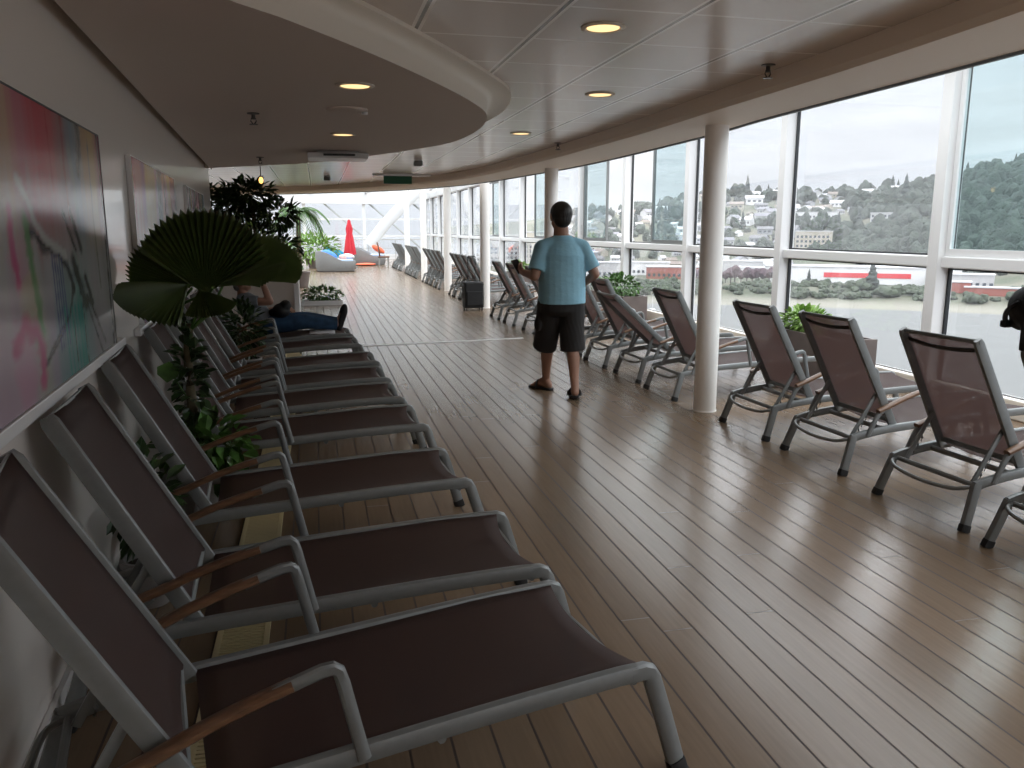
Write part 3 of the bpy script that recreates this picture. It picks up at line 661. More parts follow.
# t-shirt: torso and short sleeves, clean hem
ts = [('loft', [((cx + .005, cy + .014, .845), .217, .178), ((cx + .005, cy + .01, .95), .214, .174), ((cx, cy, 1.06), .214, .162), ((cx, cy - .005, 1.18), .215, .158), ((cx, cy - .01, 1.27), .205, .148), ((cx, cy - .004, 1.345), .175, .12), ((cx, cy, 1.40), .125, .095), ((cx - .004, cy + .002, 1.445), .084, .078)])]
for s, e in ((Ls, Le), (Rs, Re)):
    s, e = Vector(s), Vector(e); inn = Vector((cx + (s.x - cx) * .40, cy - .005, 1.37))
    ts.append(('limb', [inn, s], [.070, .074])); ts.append(('sleeve', [s, s.lerp(e, .45), s.lerp(e, .80)], [.074, .073, .076]))
fuse('t_shirt', ts, 'tee', man, .008, 5)
sh = [('loft', [((cx, cy, .93), .20, .148), ((cx, cy, .86), .208, .155), ((cx, cy + .01, .78), .205, .15), ((cx, cy + .02, .74), .17, .12)])]
for h, k, off in ((Lh, Lk, -.012), (Rh, Rk, .012)):
    h, k = Vector(h), Vector(k); kn = k + (k - h) * .18
    sh.append(('sleeve', [h, h.lerp(kn, .35), h.lerp(kn, .7), kn + Vector((off, 0, 0))], [.115, .116, .112, .112], [.13, .125, .118, .115]))
sh.append(('ball', (cx - .205, cy + .06, .66), (.03, .06, .07)))
fuse('shorts', sh, 'shorts', man, .008, 4)
for an, d, up in ((La, dl, 0), (Ra, dr, .02)):
    a = Vector(an); s = d.cross(Vector((0, 0, 1))); b = MB(); rings = []
    for t, w, z in ((-.075, .026, up), (-.05, .037, up), (.02, .038, up * .5), (.08, .044, .0), (.14, .047, 0), (.18, .042, 0), (.205, .026, .002)):
        c = a + d * t; rings.append([(c.x + s.x * w * q, c.y + s.y * w * q, z + zz) for q, zz in ((-1, .001), (1, .001), (1.02, .021), (-1.02, .021))])
    b.rings(rings); so = b.build('sandal', 'rubber', man, bevel=.004)
    b = MB(); c = a + d * .085
    b.tube(spline([c + s * .047 + Vector((0, 0, .015)), c + s * .036 + d * .01 + Vector((0, 0, .066 - c.z + a.z * 0 + c.z * 0)), c + d * .015 + Vector((0, 0, .08 - c.z)) + Vector((0, 0, c.z * 0)), c - s * .036 + d * .01 + Vector((0, 0, .066)), c - s * .047 + Vector((0, 0, .015))], 2) if False else
           [Vector((c.x + s.x * w, c.y + s.y * w, z)) for w, z in ((.05, .015), (.044, .05), (.022, .072), (0, .078), (-.022, .072), (-.044, .05), (-.05, .015))], .022, 8, .006, up=tuple(d)); b.build('strap', 'rubber', so)
ph = MB(); ph.box(-.036, .036, -.075, .075, -.005, .005); po = ph.build('phone', 'blackgloss', None, smooth=False, bevel=.003)
po.location = (1.775, 7.255, 1.165); po.rotation_euler = (math.radians(52), math.radians(-12), math.radians(18)); tag(po, 'dark phone held in the walking man\'s hand', 'phone')

# --- the person lying on the lounger
ly = 9.57
rp = empty('person'); tag(rp, 'person in grey t-shirt and blue jeans reclining on a lounger with arm over face', 'person')
sho, pel = Vector((-.83, ly, .735)), Vector((-.60, ly, .43))
spn = (sho - pel).normalized(); nrm = Vector((spn.z, 0, -spn.x))
def tr(t, w, d): c = pel.lerp(sho, t); return (c, (0, w, 0), nrm * d)
S1, S2 = sho + Vector((0, -.19, -.02)), sho + Vector((0, .19, -.02))
E1, W1 = Vector((-.53, ly - .24, .715)), Vector((-.60, ly - .20, .925))
E2, W2 = Vector((-.60, ly + .27, .56)), Vector((-.40, ly + .18, .60))
hc = Vector((-.835, ly, .905))
sk = [('ringx', [tr(-.1, .14, .09), tr(.1, .17, .115), tr(.4, .165, .12), tr(.75, .185, .115), tr(1.0, .17, .09), tr(1.12, .08, .06)]), ('limb', [sho, hc - Vector((0.0, 0, .05))], [.06, .055]),
      ('limb', [sho, S1], [.06, .058]), ('limb', [sho, S2], [.06, .058]), ('limb', [S1, E1, W1], [.052, .043, .03]), ('limb', [S2, E2, W2], [.052, .043, .03])]
legs = [(Vector((-.58, ly - .09, .435)), Vector((-.16, ly - .10, .47)), Vector((.20, ly - .08, .425))), (Vector((-.58, ly + .09, .435)), Vector((-.16, ly + .10, .48)), Vector((.20, ly + .10, .425)))]
for h, k, a in legs: sk += [('limb', [h, k, a], [.085, .058, .04]), ('limb', [a, a + Vector((.05, 0, .12))], [.035, .03])]
sk += hand(W1, (-.85, .15, -.1), (-.2, .1, -1), (0, 1, .1), .35) + hand(W2, (.6, -.5, -.1), (0, 0, -1), (.3, .6, .2), .3)
sk += head(hc, (.75, .1, .45), (-.42, 0, .9), .98)
fuse('body', sk, 'skin', rp, .0085, 4)
fuse('hair', [('ball', hc + Vector((-.03, 0, .022)), (.078, .085, .09)), ('ball', hc + Vector((-.045, 0, -.03)), (.05, .075, .06))], 'greyhair', rp, .009, 4)
fuse('t_shirt', [('ringx', [tr(-.05, .185, .13), tr(.2, .19, .14), tr(.5, .19, .142), tr(.8, .2, .13), tr(1.0, .18, .105), tr(1.1, .09, .075)]), ('limb', [sho, S1], [.07, .07]), ('limb', [sho, S2], [.07, .07]),
      ('sleeve', [S1, S1.lerp(E1, .6)], [.07, .068]), ('sleeve', [S2, S2.lerp(E2, .6)], [.07, .068])], 'greytee', rp, .01, 4)
js = [('ringx', [tr(.08, .185, .135), tr(-.06, .19, .13), tr(-.2, .16, .10)])]
for h, k, a in legs: js.append(('sleeve', [h - Vector((.03, 0, 0)), h.lerp(k, .5), k, k.lerp(a, .5), a - Vector((.01, 0, 0))], [.105, .098, .085, .075, .066]))
fuse('jeans', js, 'jeans', rp, .01, 4)
for q, (h, k, a) in enumerate(legs):
    b = [('limb', [a + Vector((.01, 0, -.035)), a + Vector((.03, 0, .03)), a + Vector((.075, 0, .15 + .015 * q)), a + Vector((.085, 0, .19))], [.04, .043, .04, .03])]
    fuse('shoe', b, 'black', rp, .01, 4)
jk = fuse('jacket', [('ball', (-.42, ly - .10, .60), (.10, .13, .085)), ('ball', (-.37, ly - .12, .66), (.065, .09, .06)), ('ball', (-.48, ly - .04, .57), (.09, .10, .06))], 'black', None, .012, 3)
tag(jk, 'bundled black jacket lying on the reclining person\'s lap', 'jacket')
b = MB(); b.grid([[(-.12 + .04 * i, ly - .285 + .05 * j, .352 + .004 * math.sin(i * 1.7 + j)) for j in range(6)] for i in range(8)]); tw = b.build('towel', 'cush_white', None, solid=.012); tag(tw, 'folded white towel under the reclining person\'s knees', 'towel')

# ------------------------------------------------------------------ plants
def fan_leaf(name, base, tip, normal, spread, parent, m='leaf_fan', pleats=22, cup=.12, droop=.0):
    """pleated fan: base at the stalk end, mid-rib towards tip"""
    base, tip, nr = Vector(base), Vector(tip), Vector(normal).normalized(); ax = tip - base; Rr = ax.length; ax.normalize()
    sd = nr.cross(ax).normalized(); nr = ax.cross(sd).normalized(); rows = []
    n = pleats * 2
    for k in range(6):
        rr = Rr * (k / 5.0) if k else Rr * .03; row = []
        for j in range(n + 1):
            a = math.radians(spread) * (j / n - .5); r2 = rr * (1 - .16 * (abs(j / n - .5) * 2) ** 2)
            if k == 5: r2 *= 1.015 if j % 2 else .955
            zig = (.014 if j % 2 else -.014) * (k / 5) * Rr / .35
            p = base + (ax * math.cos(a) + sd * math.sin(a)) * r2 + nr * (zig + cup * Rr * math.sin(abs(a) * .9) ** 2 * (k / 5)) - Vector((0, 0, droop * (rr / Rr) ** 2 * Rr))
            row.append(p)
        rows.append(row)
    b = MB(); b.grid(rows); return b.build(name, m, parent, smooth=False, solid=.003)
def leaf_quad(b, c, d, up, ln, wd, fold=.25):
    d = Vector(d).normalized(); s = d.cross(Vector(up))
    if s.length < 1e-3: s = d.cross(Vector((1, 0, .3)))
    s.normalize(); n = s.cross(d); c = Vector(c)
    b.add([c, c + d * ln * .3 + s * wd * .45 + n * wd * fold, c + d * ln * .65 + s * wd * .42 + n * wd * fold, c + d * ln, c + d * ln * .65 - s * wd * .42 + n * wd * fold, c + d * ln * .3 - s * wd * .45 + n * wd * fold, c + d * ln * .5],
          [(0, 1, 6), (1, 2, 6), (2, 3, 6), (3, 4, 6), (4, 5, 6), (5, 0, 6)])
def foliage(b, c, r, n, ln, wd, rn, flat=1.0, droop=.2):
    for _ in range(n):
        while True:
            p = Vector((rn.uniform(-1, 1), rn.uniform(-1, 1), rn.uniform(-1, 1)))
            if .15 < p.length < 1: break
        q = Vector((c[0] + p.x * r[0], c[1] + p.y * r[1], c[2] + p.z * r[2])); d = p.normalized() + Vector((rn.uniform(-.6, .6), rn.uniform(-.6, .6), rn.uniform(-.5, .5) - droop)); s = rn.uniform(.7, 1.25)
        leaf_quad(b, q, d, (rn.uniform(-.4, .4), rn.uniform(-.4, .4), 1), ln * s, wd * s)
def round_pot(o, r, h, m='pot'):
    b = MB(); b.lathe([(r * .72, 0), (r * .78, .01), (r, h - .03), (r * 1.06, h - .03), (r * 1.06, h), (r * .92, h), (r * .9, h - .04)], (0, 0, 0), 24, cap=False); b.add([(r * .72 * math.cos(2 * PI * j / 24), r * .72 * math.sin(2 * PI * j / 24), .0) for j in range(24)], [tuple(range(24))]); b.build('pot', m, o)
    b = MB(); b.lathe([(.001, h - .045), (r * .93, h - .035)], (0, 0, 0), 20, cap=False); b.build('soil', 'soil', o)
# fan palm between the third and fourth wall-side loungers
fp = empty('fan_palm', (-.66, 4.46, 0)); tag(fp, 'potted fan palm with big pleated leaves standing between the wall-side loungers', 'potted palm')
round_pot(fp, .155, .27)
b = MB(); b.tube(spline([(0, 0, .22), (-.01, 0, .5), (-.02, 0, .8), (0, 0, 1.02)], 12), [.026] * 6 + [.022] * 6, 12); b.build('trunk', 'bark', fp)
b = MB(); rn = random.Random(4); foliage(b, (-.012, -.01, .68), (.06, .06, .38), 150, .075, .05, rn); b.build('trunk_foliage', 'leaf_dark', fp)
def wl(p): return (p[0] + .66, p[1] - 4.46, p[2])
leaves = [  # base, tip, normal, spread, cup, droop
    ((-.554, 4.30, 1.185), (-.52, 4.38, 1.60), (.05, -1, .25), 118, .12, 0), ((-.625, 4.40, 1.206), (-.835, 4.50, 1.455), (.25, -1, .3), 105, .10, 0),
    ((-.62, 4.26, 1.23), (-.885, 4.02, 1.19), (.1, -.45, .9), 95, -.12, .12), ((-.507, 4.25, 1.215), (-.155, 4.15, 1.355), (-.1, -.2, .97), 52, -.10, .10),
    ((-.47, 4.45, 1.235), (-.145, 4.68, 1.43), (-.2, -.9, .5), 72, .08, .05), ((-.567, 4.25, 1.205), (-.475, 4.08, 1.115), (.1, -.6, .8), 90, -.15, .1),
    ((-.60, 4.50, 1.24), (-.66, 4.78, 1.50), (.1, -.8, .6), 100, .1, 0)]
for i, (ba, ti, nr, spd, cup, dr_) in enumerate(leaves):
    lf = fan_leaf('leaf', wl(ba), wl(ti), nr, spd, fp, 'leaf_fan', 24, cup, dr_)
    b = MB(); b.tube(spline([(0, 0, .98), ((wl(ba)[0]) * .45 + (-.12 if i == 2 else .03 * (i - 3)), wl(ba)[1] * .4, 1.10), wl(ba)], 8), .007, 6); b.build('stalk', 'leaf_mid', lf)
b = MB(); rn = random.Random(11); foliage(b, (.07, -.10, .40), (.21, .19, .13), 170, .085, .065, rn, droop=.4); foliage(b, (.13, -.18, .27), (.13, .1, .1), 40, .08, .06, rn, droop=.8); foliage(b, (-.10, 0, .38), (.12, .14, .14), 50, .08, .06, rn); b.build('trailing_foliage', 'leaf_mid', fp)
b = MB(); b.tube([(-.03, 0, .62), (-.08, -.02, .72), (-.105, -.04, .83)], .004, 6); leaf_quad(b, (-.105, -.04, .83), (-.15, -.1, -1), (0, -1, .2), .11, .12, .05); b.build('heart_leaf', 'leaf_mid', fp)
# low dark plant by the wall behind the second and third loungers
def bushy(name, loc, label, r, zc, n, ln, wd, m, seed, pot=(.14, .25), cat='potted plant', potm='pot', extra=None):
    o = empty(name, loc); tag(o, label, cat); round_pot(o, pot[0], pot[1], potm)
    rn = random.Random(seed); b = MB(); foliage(b, (0, 0, zc), r, n, ln, wd, rn)
    b.build('foliage', m, o)
    b = MB()
    for k in range(5):
        a = k * 1.26; b.tube([(.02 * math.cos(a), .02 * math.sin(a), pot[1] - .05), (r[0] * .4 * math.cos(a), r[1] * .4 * math.sin(a), zc)], .006, 6)
    b.build('stems', 'bark', o); return o
bushy('potted_plant', (-.72, 3.36, 0), 'small dark leafy plant by the wall between second and third loungers', (.10, .13, .20), .44, 110, .085, .04, 'leaf_dark', 5, (.10, .2))
bushy('potted_plant', (-.72, 8.12, 0), 'bushy dark green plant standing between wall-side loungers before the reclining person', (.17, .20, .27), .54, 230, .10, .045, 'leaf_dark', 8, (.15, .28))
# tall dark shrubs past the end of the wall
def shrub(loc, clumps, label, seed, h):
    o = empty('potted_tree', loc); tag(o, label, 'potted tree'); round_pot(o, .24, .38, 'planter'); rn = random.Random(seed)
    b = MB(); b.tube(spline([(0, 0, .3), (.03, .02, .9), (0, 0, h)], 8), .03, 8)
    for c, r, n in clumps: b.tube(spline([(0, 0, h * .55), (c[0] * .5, c[1] * .5, (h * .6 + c[2]) / 2), c], 6), .012, 6)
    b.build('trunk', 'bark', o)
    b = MB()
    for c, r, n in clumps: foliage(b, c, (r, r, r * .6), int(n * 1.7), .15, .065, rn, droop=.35)
    b.build('foliage', 'leaf_dark', o)
shrub((-.90, 12.9, 0), [((.0, 0, 2.0), .34, 150), ((.35, -.1, 1.72), .30, 90), ((-.35, 0, 1.8), .32, 90), ((.1, -.1, 1.35), .30, 70), ((.42, 0, 1.25), .22, 50), ((-.2, .1, 2.0), .3, 80)], 'tall dark leafy potted tree just past the end of the wall', 21, 1.9)
shrub((-1.75, 13.6, 0), [((0, 0, 1.85), .42, 120), ((.35, -.1, 1.55), .34, 90), ((-.3, 0, 2.0), .35, 80), ((.2, 0, 1.95), .3, 70)], 'second dark leafy tree half hidden behind the first past the wall', 22, 1.7)
# counter with things on it
o = empty('bar_counter', (-.80, 12.12, 0)); tag(o, 'low pale counter with white end post beyond the reclining person', 'counter')
b = MB(); b.box(-.55, .46, -.22, .25, .06, .87); b.build('cabinet', 'counter', o, smooth=False, bevel=.006)
b = MB(); b.box(-.58, .50, -.26, .28, .87, .91); b.build('top', 'counter', o, smooth=False, bevel=.006)
b = MB(); b.box(.46, .53, -.25, .28, 0, .935); b.build('end_post', 'white', o, smooth=False, bevel=.006)
b = MB(); b.box(-.52, .44, -.18, .22, 0, .06); b.build('plinth', 'gasket', o, smooth=False)
b = MB()
for k in range(3): b.box(-.12, .12, -.09, .09, .002 + k * .028, .026 + k * .028)
t = b.build('towel_stack', 'cush_white', None, smooth=False, bevel=.01); t.location = (-.72, 12.05, .91); tag(t, 'small stack of white towels on the pale counter', 'towels')
for x, lb in ((-.56, 'small steel dispenser on the counter by the towels'),):
    t = empty('dispenser', (x - .1, 12.0, .91)); tag(t, lb, 'dispenser'); b = MB(); b.lathe([(.03, 0), (.03, .11), (.012, .13), (.012, .16)], (0, 0, 0), 14); b.build('bottle', 'steel', t); b = MB(); b.tube([(0, 0, .15), (.05, 0, .155)], .008, 6); b.build('spout', 'steel', t)
o = empty('spiky_plant', (-.40, 12.08, .91)); tag(o, 'small spiky dark plant in a pot on the end of the counter', 'potted plant')
round_pot(o, .06, .10, 'blackgloss'); b = MB(); rn = random.Random(2)
for k in range(22):
    a = rn.uniform(0, 6.28); leaf_quad(b, (0, 0, .08), (math.cos(a) * .5, math.sin(a) * .5, rn.uniform(.7, 1.3)), (math.cos(a), math.sin(a), .1), rn.uniform(.18, .30), .03)
b.build('foliage', 'leaf_dark', o)
# low planter beside the walkway, and planters by the windows
def box_planter(loc, size, label, n, m, seed, hgt, pm, rz=0, lf=.085, fy=0.0):
    o = empty('planter_box', loc, rz); tag(o, label, 'planter'); sx, sy, sz = size
    b = MB(); b.box(-sx / 2, sx / 2, -sy / 2, -sy / 2 + .03, 0, sz); b.box(-sx / 2, sx / 2, sy / 2 - .03, sy / 2, 0, sz); b.box(-sx / 2, -sx / 2 + .03, -sy / 2 + .03, sy / 2 - .03, 0, sz); b.box(sx / 2 - .03, sx / 2, -sy / 2 + .03, sy / 2 - .03, 0, sz); b.box(-sx / 2 + .03, sx / 2 - .03, -sy / 2 + .03, sy / 2 - .03, 0, .03)
    b.build('box', pm, o, smooth=False); b = MB(); b.box(-sx / 2 + .03, sx / 2 - .03, -sy / 2 + .03, sy / 2 - .03, sz - .06, sz - .03); b.build('soil', 'soil', o, smooth=False)
    rn = random.Random(seed); b = MB(); foliage(b, (0, fy, sz + hgt * .40), (sx * .5, sy * .5 - fy, hgt * .5), n, lf, lf * .62, rn); b.build('foliage', m, o)
box_planter((.06, 16.9, 0), (.80, .45, .09), 'low white planter with dark green leaves beyond the reclining person\'s feet', 330, 'leaf_mid', 31, .28, 'white')
box_planter((4.98, 7.28, 0), (.42, 1.15, .46), 'taupe planter with bright green leaves by the window before the thick column', 300, 'leaf_light', 32, .24, 'planter', fy=.3)
box_planter((5.0, 13.2, 0), (.42, 1.6, .42), 'planter with green leaves by the window beyond the walking man', 420, 'leaf_mid', 33, .34, 'planter')
box_planter((4.9, 20.0, 0), (.42, 1.6, .42), 'planter with light leaves by the window beyond the suitcase column', 300, 'leaf_light', 34, .3, 'planter')
# feather palm and light shrub in the sunny end
fpz = empty('feather_palm', (-.48, 22.2, 0)); tag(fpz, 'slim palm tree with arching feather fronds in the bright far area', 'palm tree')
round_pot(fpz, .28, .40, 'planter')
b = MB(); b.tube(spline([(0, 0, .3), (.02, 0, 1.0), (.05, 0, 1.95)], 10), [.075] * 5 + [.06] * 5, 12); b.build('trunk', 'bark', fpz)
rn = random.Random(12)
for k in range(13):
    a = k * 2 * PI / 13 + rn.uniform(-.15, .15); ln = rn.uniform(.75, 1.0); el = rn.uniform(.25, .62)
    pts = [Vector((.05 + math.cos(a) * ln * t * .85, math.sin(a) * ln * t * .85, 1.95 + el * t * 1.2 - 1.15 * t * t * (1.25 - el))) for t in [i / 9 for i in range(10)]]
    b = MB(); b.tube(pts, .008, 5)
    for i in range(1, 10):
        for sd in (-1, 1):
            for h in (0, .5):
                p = pts[i - 1].lerp(pts[i], h); d = (pts[i] - pts[i - 1]).normalized(); s = d.cross(Vector((0, 0, 1))).normalized() * sd
                leaf_quad(b, p, s + d * .7 + Vector((0, 0, -.45)), (0, 0, 1), .30 * (1 - .5 * abs(i / 9 - .45)), .035)
    b.build('frond', 'leaf_mid', fpz)
bushy('leafy_shrub', (-.08, 33.0, 0), 'light green leafy shrub behind the blue-cushioned wicker daybed', (.92, .5, .60), .72, 620, .22, .09, 'leaf_light', 41, (.32, .35), 'shrub', 'planter')
bushy('leafy_shrub', (-.95, 24.5, 0), 'dark green shrub at the foot of the slim palm tree', (.5, .45, .5), .62, 260, .2, .08, 'leaf_mid', 42, (.28, .3), 'shrub', 'planter')
bushy('leafy_shrub', (-1.15, 17.8, 0), 'yellow-green leafy shrub standing before the slim palm', (.40, .4, .55), 1.25, 260, .2, .07, 'leaf_light', 43, (.25, .45), 'shrub', 'planter')

# ------------------------------------------------------------------ suitcase
s = empty('suitcase', (2.815, 15.05, 0)); s.rotation_euler = (0, 0, math.radians(4)); tag(s, 'black upright trolley suitcase standing at the third white column', 'suitcase')
b = MB(); b.box(-.185, .185, -.12, .12, .045, .535); b.build('body', 'black', s, smooth=False, bevel=.03)
b = MB(); b.box(-.15, .15, -.14, -.12, .10, .36); b.build('front_pocket', 'black', s, smooth=False, bevel=.008)
b = MB(); b.tube(spline([(-.07, .09, .53), (-.07, .09, .85), (-.07, .09, .985), (0, .09, 1.0), (.07, .09, .985), (.07, .09, .85), (.07, .09, .53)], 24), .009, 8); b.build('pull_handle', 'blackgloss', s)
b = MB(); b.tube(spline([(-.07, -.02, .535), (-.05, -.02, .56), (.05, -.02, .56), (.07, -.02, .535)], 10), .009, 8); b.build('carry_handle', 'rubber', s)
for x in (-.15, .15):
    for y in (-.09, .09): b = MB(); b.tube([(x - .012, y, .024), (x + .012, y, .024)], .024, 14); b.tube([(x, y, .024), (x, y, .06)], .01, 6); b.build('wheel', 'rubber', s)

# ------------------------------------------------------------------ daybeds, parasol at the far end
def daybed(loc, rz, label):
    o = empty('daybed', loc, rz); tag(o, label, 'daybed')
    def prof(t): return .72 - .34 * (max(0, min(1, (t - .12) / .6)) ** 1.0) * (3 - 2 * max(0, min(1, (t - .12) / .6))) * max(0, min(1, (t - .12) / .6)) + (.0)
    b = MB(); n = 26; outer_, inner_ = [], []
    for j in range(n):
        a = 2 * PI * j / n; ca, sa = math.cos(a), math.sin(a); e = .55
        x = .71 * math.copysign(abs(ca) ** e, ca); y = .62 * math.copysign(abs(sa) ** e, sa); h = prof((x + .71) / 1.42)
        outer_.append([(x * .93, y * .93, .02), (x, y, .15), (x, y, h - .03), (x * .98, y * .98, h), (x * .93, y * .93, h), (x * .9, y * .9, h - .05), (x * .88, y * .88, .33)])
    outer_.append(outer_[0]); b.grid(outer_); b.build('wicker_shell', 'wicker', o)
    b = MB(); b.rings([[(.63 * math.copysign(abs(math.cos(2 * PI * j / n)) ** .55, math.cos(2 * PI * j / n)), .55 * math.copysign(abs(math.sin(2 * PI * j / n)) ** .55, math.sin(2 * PI * j / n)), z) for j in range(n)] for z in (.25, .44)]); b.build('mattress', 'cush_pale', o, bevel=.03)
    return o
daybed((.64, 30.3, 0), 0, 'grey wicker daybed heaped with blue and white cushions')
daybed((2.15, 35.6, 0), math.radians(-6), 'second grey wicker daybed behind, partly hidden by loungers')
def cushion(loc, sz, rot, m, label):
    b = MB(); b.ball((0, 0, 0), 1, 18, 10, sz); o = b.build('cushion', m); o.location = loc; o.rotation_euler = [math.radians(a) for a in rot]; tag(o, label, 'cushion'); return o
cushion((.42, 30.05, .60), (.30, .16, .14), (0, 24, 10), 'cush_blue', 'bright blue cushion leaning on the wicker daybed')
cushion((.88, 30.0, .50), (.14, .12, .10), (0, 10, 0), 'cush_pink', 'small pink cushion beside the blue one on the daybed')
cushion((1.10, 30.3, .53), (.22, .2, .10), (0, 8, 0), 'cush_white', 'white cushion at the low end of the wicker daybed')
cushion((2.52, 35.1, .66), (.30, .15, .12), (0, 30, 0), 'cush_orange', 'orange cushion propped on the farther daybed')
cushion((1.95, 34.6, .06), (.42, .30, .06), (0, 0, 0), 'cush_orange', 'flat orange cushion lying on the deck before the farther daybed')
o = empty('armchair', (2.62, 33.6, 0)); tag(o, 'brown woven chair between the farther daybed and the lounger row', 'chair')
b = MB(); b.box(-.22, .22, -.22, .22, .36, .42); b.build('seat', 'brown', o, smooth=False, bevel=.02)
b = MB(); b.grid([[(-.16 + x * .30 - .12 * z, -.18 + .09 * y, .42 + .55 * z) for y in range(5)] for z, x in ((0, 0), (.4, .1), (.8, .12), (1, .1))]); b.build('backrest', 'brown', o, solid=.04)
for x in (-.18, .18):
    for y in (-.18, .18): b = MB(); b.tube([(x, y, 0), (x, y, .37)], .018, 8); b.build('leg', 'steel', o)
o = empty('closed_parasol', (1.25, 32.6, 0)); tag(o, 'closed red parasol standing behind the wicker daybed', 'parasol')
b = MB(); b.lathe([(.26, 0), (.26, .06), (.04, .09)], (0, 0, 0), 20); b.build('base', 'alu', o)
b = MB(); b.tube([(0, 0, .06), (0, 0, 1.84)], .022, 10); b.build('pole', 'white', o)
b = MB(); rings = []
for z, r in ((.52, .20), (.56, .21), (.9, .165), (1.2, .125), (1.32, .10), (1.5, .12), (1.66, .08), (1.72, .06), (1.80, .055), (1.86, .02)):
    rings.append([(r * (1 + .16 * math.cos(8 * 2 * PI * j / 48)) * math.cos(2 * PI * j / 48), r * (1 + .16 * math.cos(8 * 2 * PI * j / 48)) * math.sin(2 * PI * j / 48), z) for j in range(48)])
b.rings(rings); b.build('canopy', 'red', o)
o = daybed((1.05, 37.0, 0), math.radians(8), 'turquoise covered daybed far behind the red parasol'); 
for ch in o.children:
    if ch.name.startswith('mattress'): ch.data.materials[0] = M['teal']
    else: ch.data.materials[0] = M['teal']

# ------------------------------------------------------------------ black bag over the top of the cut-off lounger
bg = empty('shoulder_bag', (0, 0, 0)); tag(bg, 'black rounded bag perched on the cut-off lounger at the picture edge', 'bag')
c = Vector((3.10, 2.93, 1.16))
fuse('bag_body', [('box', (3.10, 2.81, 1.08), (.10, .14, .115)), ('ball', c, (.125, .165, .115)), ('ball', c + Vector((0, -.09, 0)), (.125, .15, .11)), ('ball', c + Vector((.0, .10, -.07)), (.07, .055, .045)), ('box', (2.985, 2.80, 1.07), (.025, .10, .06))], 'black', bg, .01, 14)
b = MB(); b.tube(spline([c + Vector((0, -.13, .09)), c + Vector((0, -.12, .15)), c + Vector((0, -.02, .155)), c + Vector((0, -.01, .10))], 10), .010, 8, .006); b.build('handle', 'blackgloss', bg)
b = MB(); b.tube(spline([c + Vector((-.118, .02, .03)), c + Vector((-.118, .075, -.01)), c + Vector((-.085, .12, -.055)), c + Vector((-.06, .13, -.085))], 12), .012, 8, .006); b.build('strap', 'blackgloss', bg)
b = MB(); b.box(c.x - .085, c.x - .04, c.y + .115, c.y + .15, c.z - .10, c.z - .065); b.build('buckle', 'blackgloss', bg, smooth=False, bevel=.008)

# ------------------------------------------------------------------ the harbour and hillside outside
YAW = math.radians(13.34)
def azp(px, d):
    a = YAW + math.atan((px - 512) / 826.0); return d * math.sin(a), d * math.cos(a)
def interp(t, tab):
    if t <= tab[0][0]: return tab[0][1]
    for (a, p), (c, q) in zip(tab, tab[1:]):
        if t <= c: return p + (q - p) * (t - a) / (c - a)
    return tab[-1][1]
crest = [(-200, 20), (200, 12), (400, 2), (480, 6), (560, 14), (620, 20), (660, 24), (700, 34), (740, 37), (800, 34), (850, 36), (900, 40), (950, 48), (1000, 56), (1060, 68), (1200, 85), (1500, 60), (2200, 40)]
def ground(px, d):
    hill0 = interp(px, [(700, 580), (850, 560), (1000, 520), (1100, 480)]); hill1 = 900
    if d < 395: z = -34.5
    elif d < 425: z = -34.5 + (d - 395) / 30 * 1.4
    elif d < 455: z = -33.1 + (d - 425) / 30 * 4.6
    elif d < hill0: z = -28.5
    else:
        t = min(1, (d - hill0) / (hill1 - hill0)); t = t * t * (3 - 2 * t) * .5 + t * .5
        z = -28.5 + (interp(px, crest) + 28.5) * t
    return z
pxs = [425 + 25 * i for i in range(72)]; ds = [385, 395, 410, 425, 440, 455, 480, 520, 560, 600, 640, 680, 720, 760, 800, 840, 880, 900, 960, 1100]
b = MB(); b.grid([[(*azp(p, d), ground(p, d) + (2.5 * noise.noise((p * .03, d * .02, 1)) if d > 560 else 0)) for d in ds] for p in pxs])
m = bpy.data.materials.new('shore_ground'); m.use_nodes = True; nt = m.node_tree; bs = nt.nodes['Principled BSDF']; bs.inputs['Roughness'].default_value = .9
tc = nt.nodes.new('ShaderNodeTexCoord'); ns = nt.nodes.new('ShaderNodeTexNoise'); ns.inputs['Scale'].default_value = .035; ns.inputs['Detail'].default_value = 7; nt.links.new(tc.outputs['Object'], ns.inputs['Vector'])
rp_ = nt.nodes.new('ShaderNodeValToRGB'); nt.links.new(ns.outputs['Fac'], rp_.inputs['Fac'])
e = rp_.color_ramp.elements; e[0].position = .35; e[0].color = (.045, .06, .032, 1); e[1].position = .65; e[1].color = (.12, .115, .085, 1)
sp = nt.nodes.new('ShaderNodeSeparateXYZ'); nt.links.new(tc.outputs['Object'], sp.inputs[0]); mr = nt.nodes.new('ShaderNodeMapRange'); nt.links.new(sp.outputs[2], mr.inputs['Value'])
mr.inputs['From Min'].default_value = -33.6; mr.inputs['From Max'].default_value = -32.0
mx = nt.nodes.new('ShaderNodeMix'); mx.data_type = 'RGBA'; nt.links.new(mr.outputs[0], mx.inputs['Factor']); mx.inputs[6].default_value = (.16, .155, .125, 1); nt.links.new(rp_.outputs['Color'], mx.inputs[7]); nt.links.new(mx.outputs[2], bs.inputs['Base Color'])
o = b.build('terrain', m); struct(o)
M['water'] = mat('harbour_water', (.10, .105, .103), rough=.5, spec=.12, bump=.25, bscale=.8)
b = MB(); b.grid([[(*azp(p, d), -34.0) for d in (20, 60, 120, 200, 300, 400)] for p in [-900 + 100 * i for i in range(60)]]); struct(b.build('water', 'water', smooth=False))
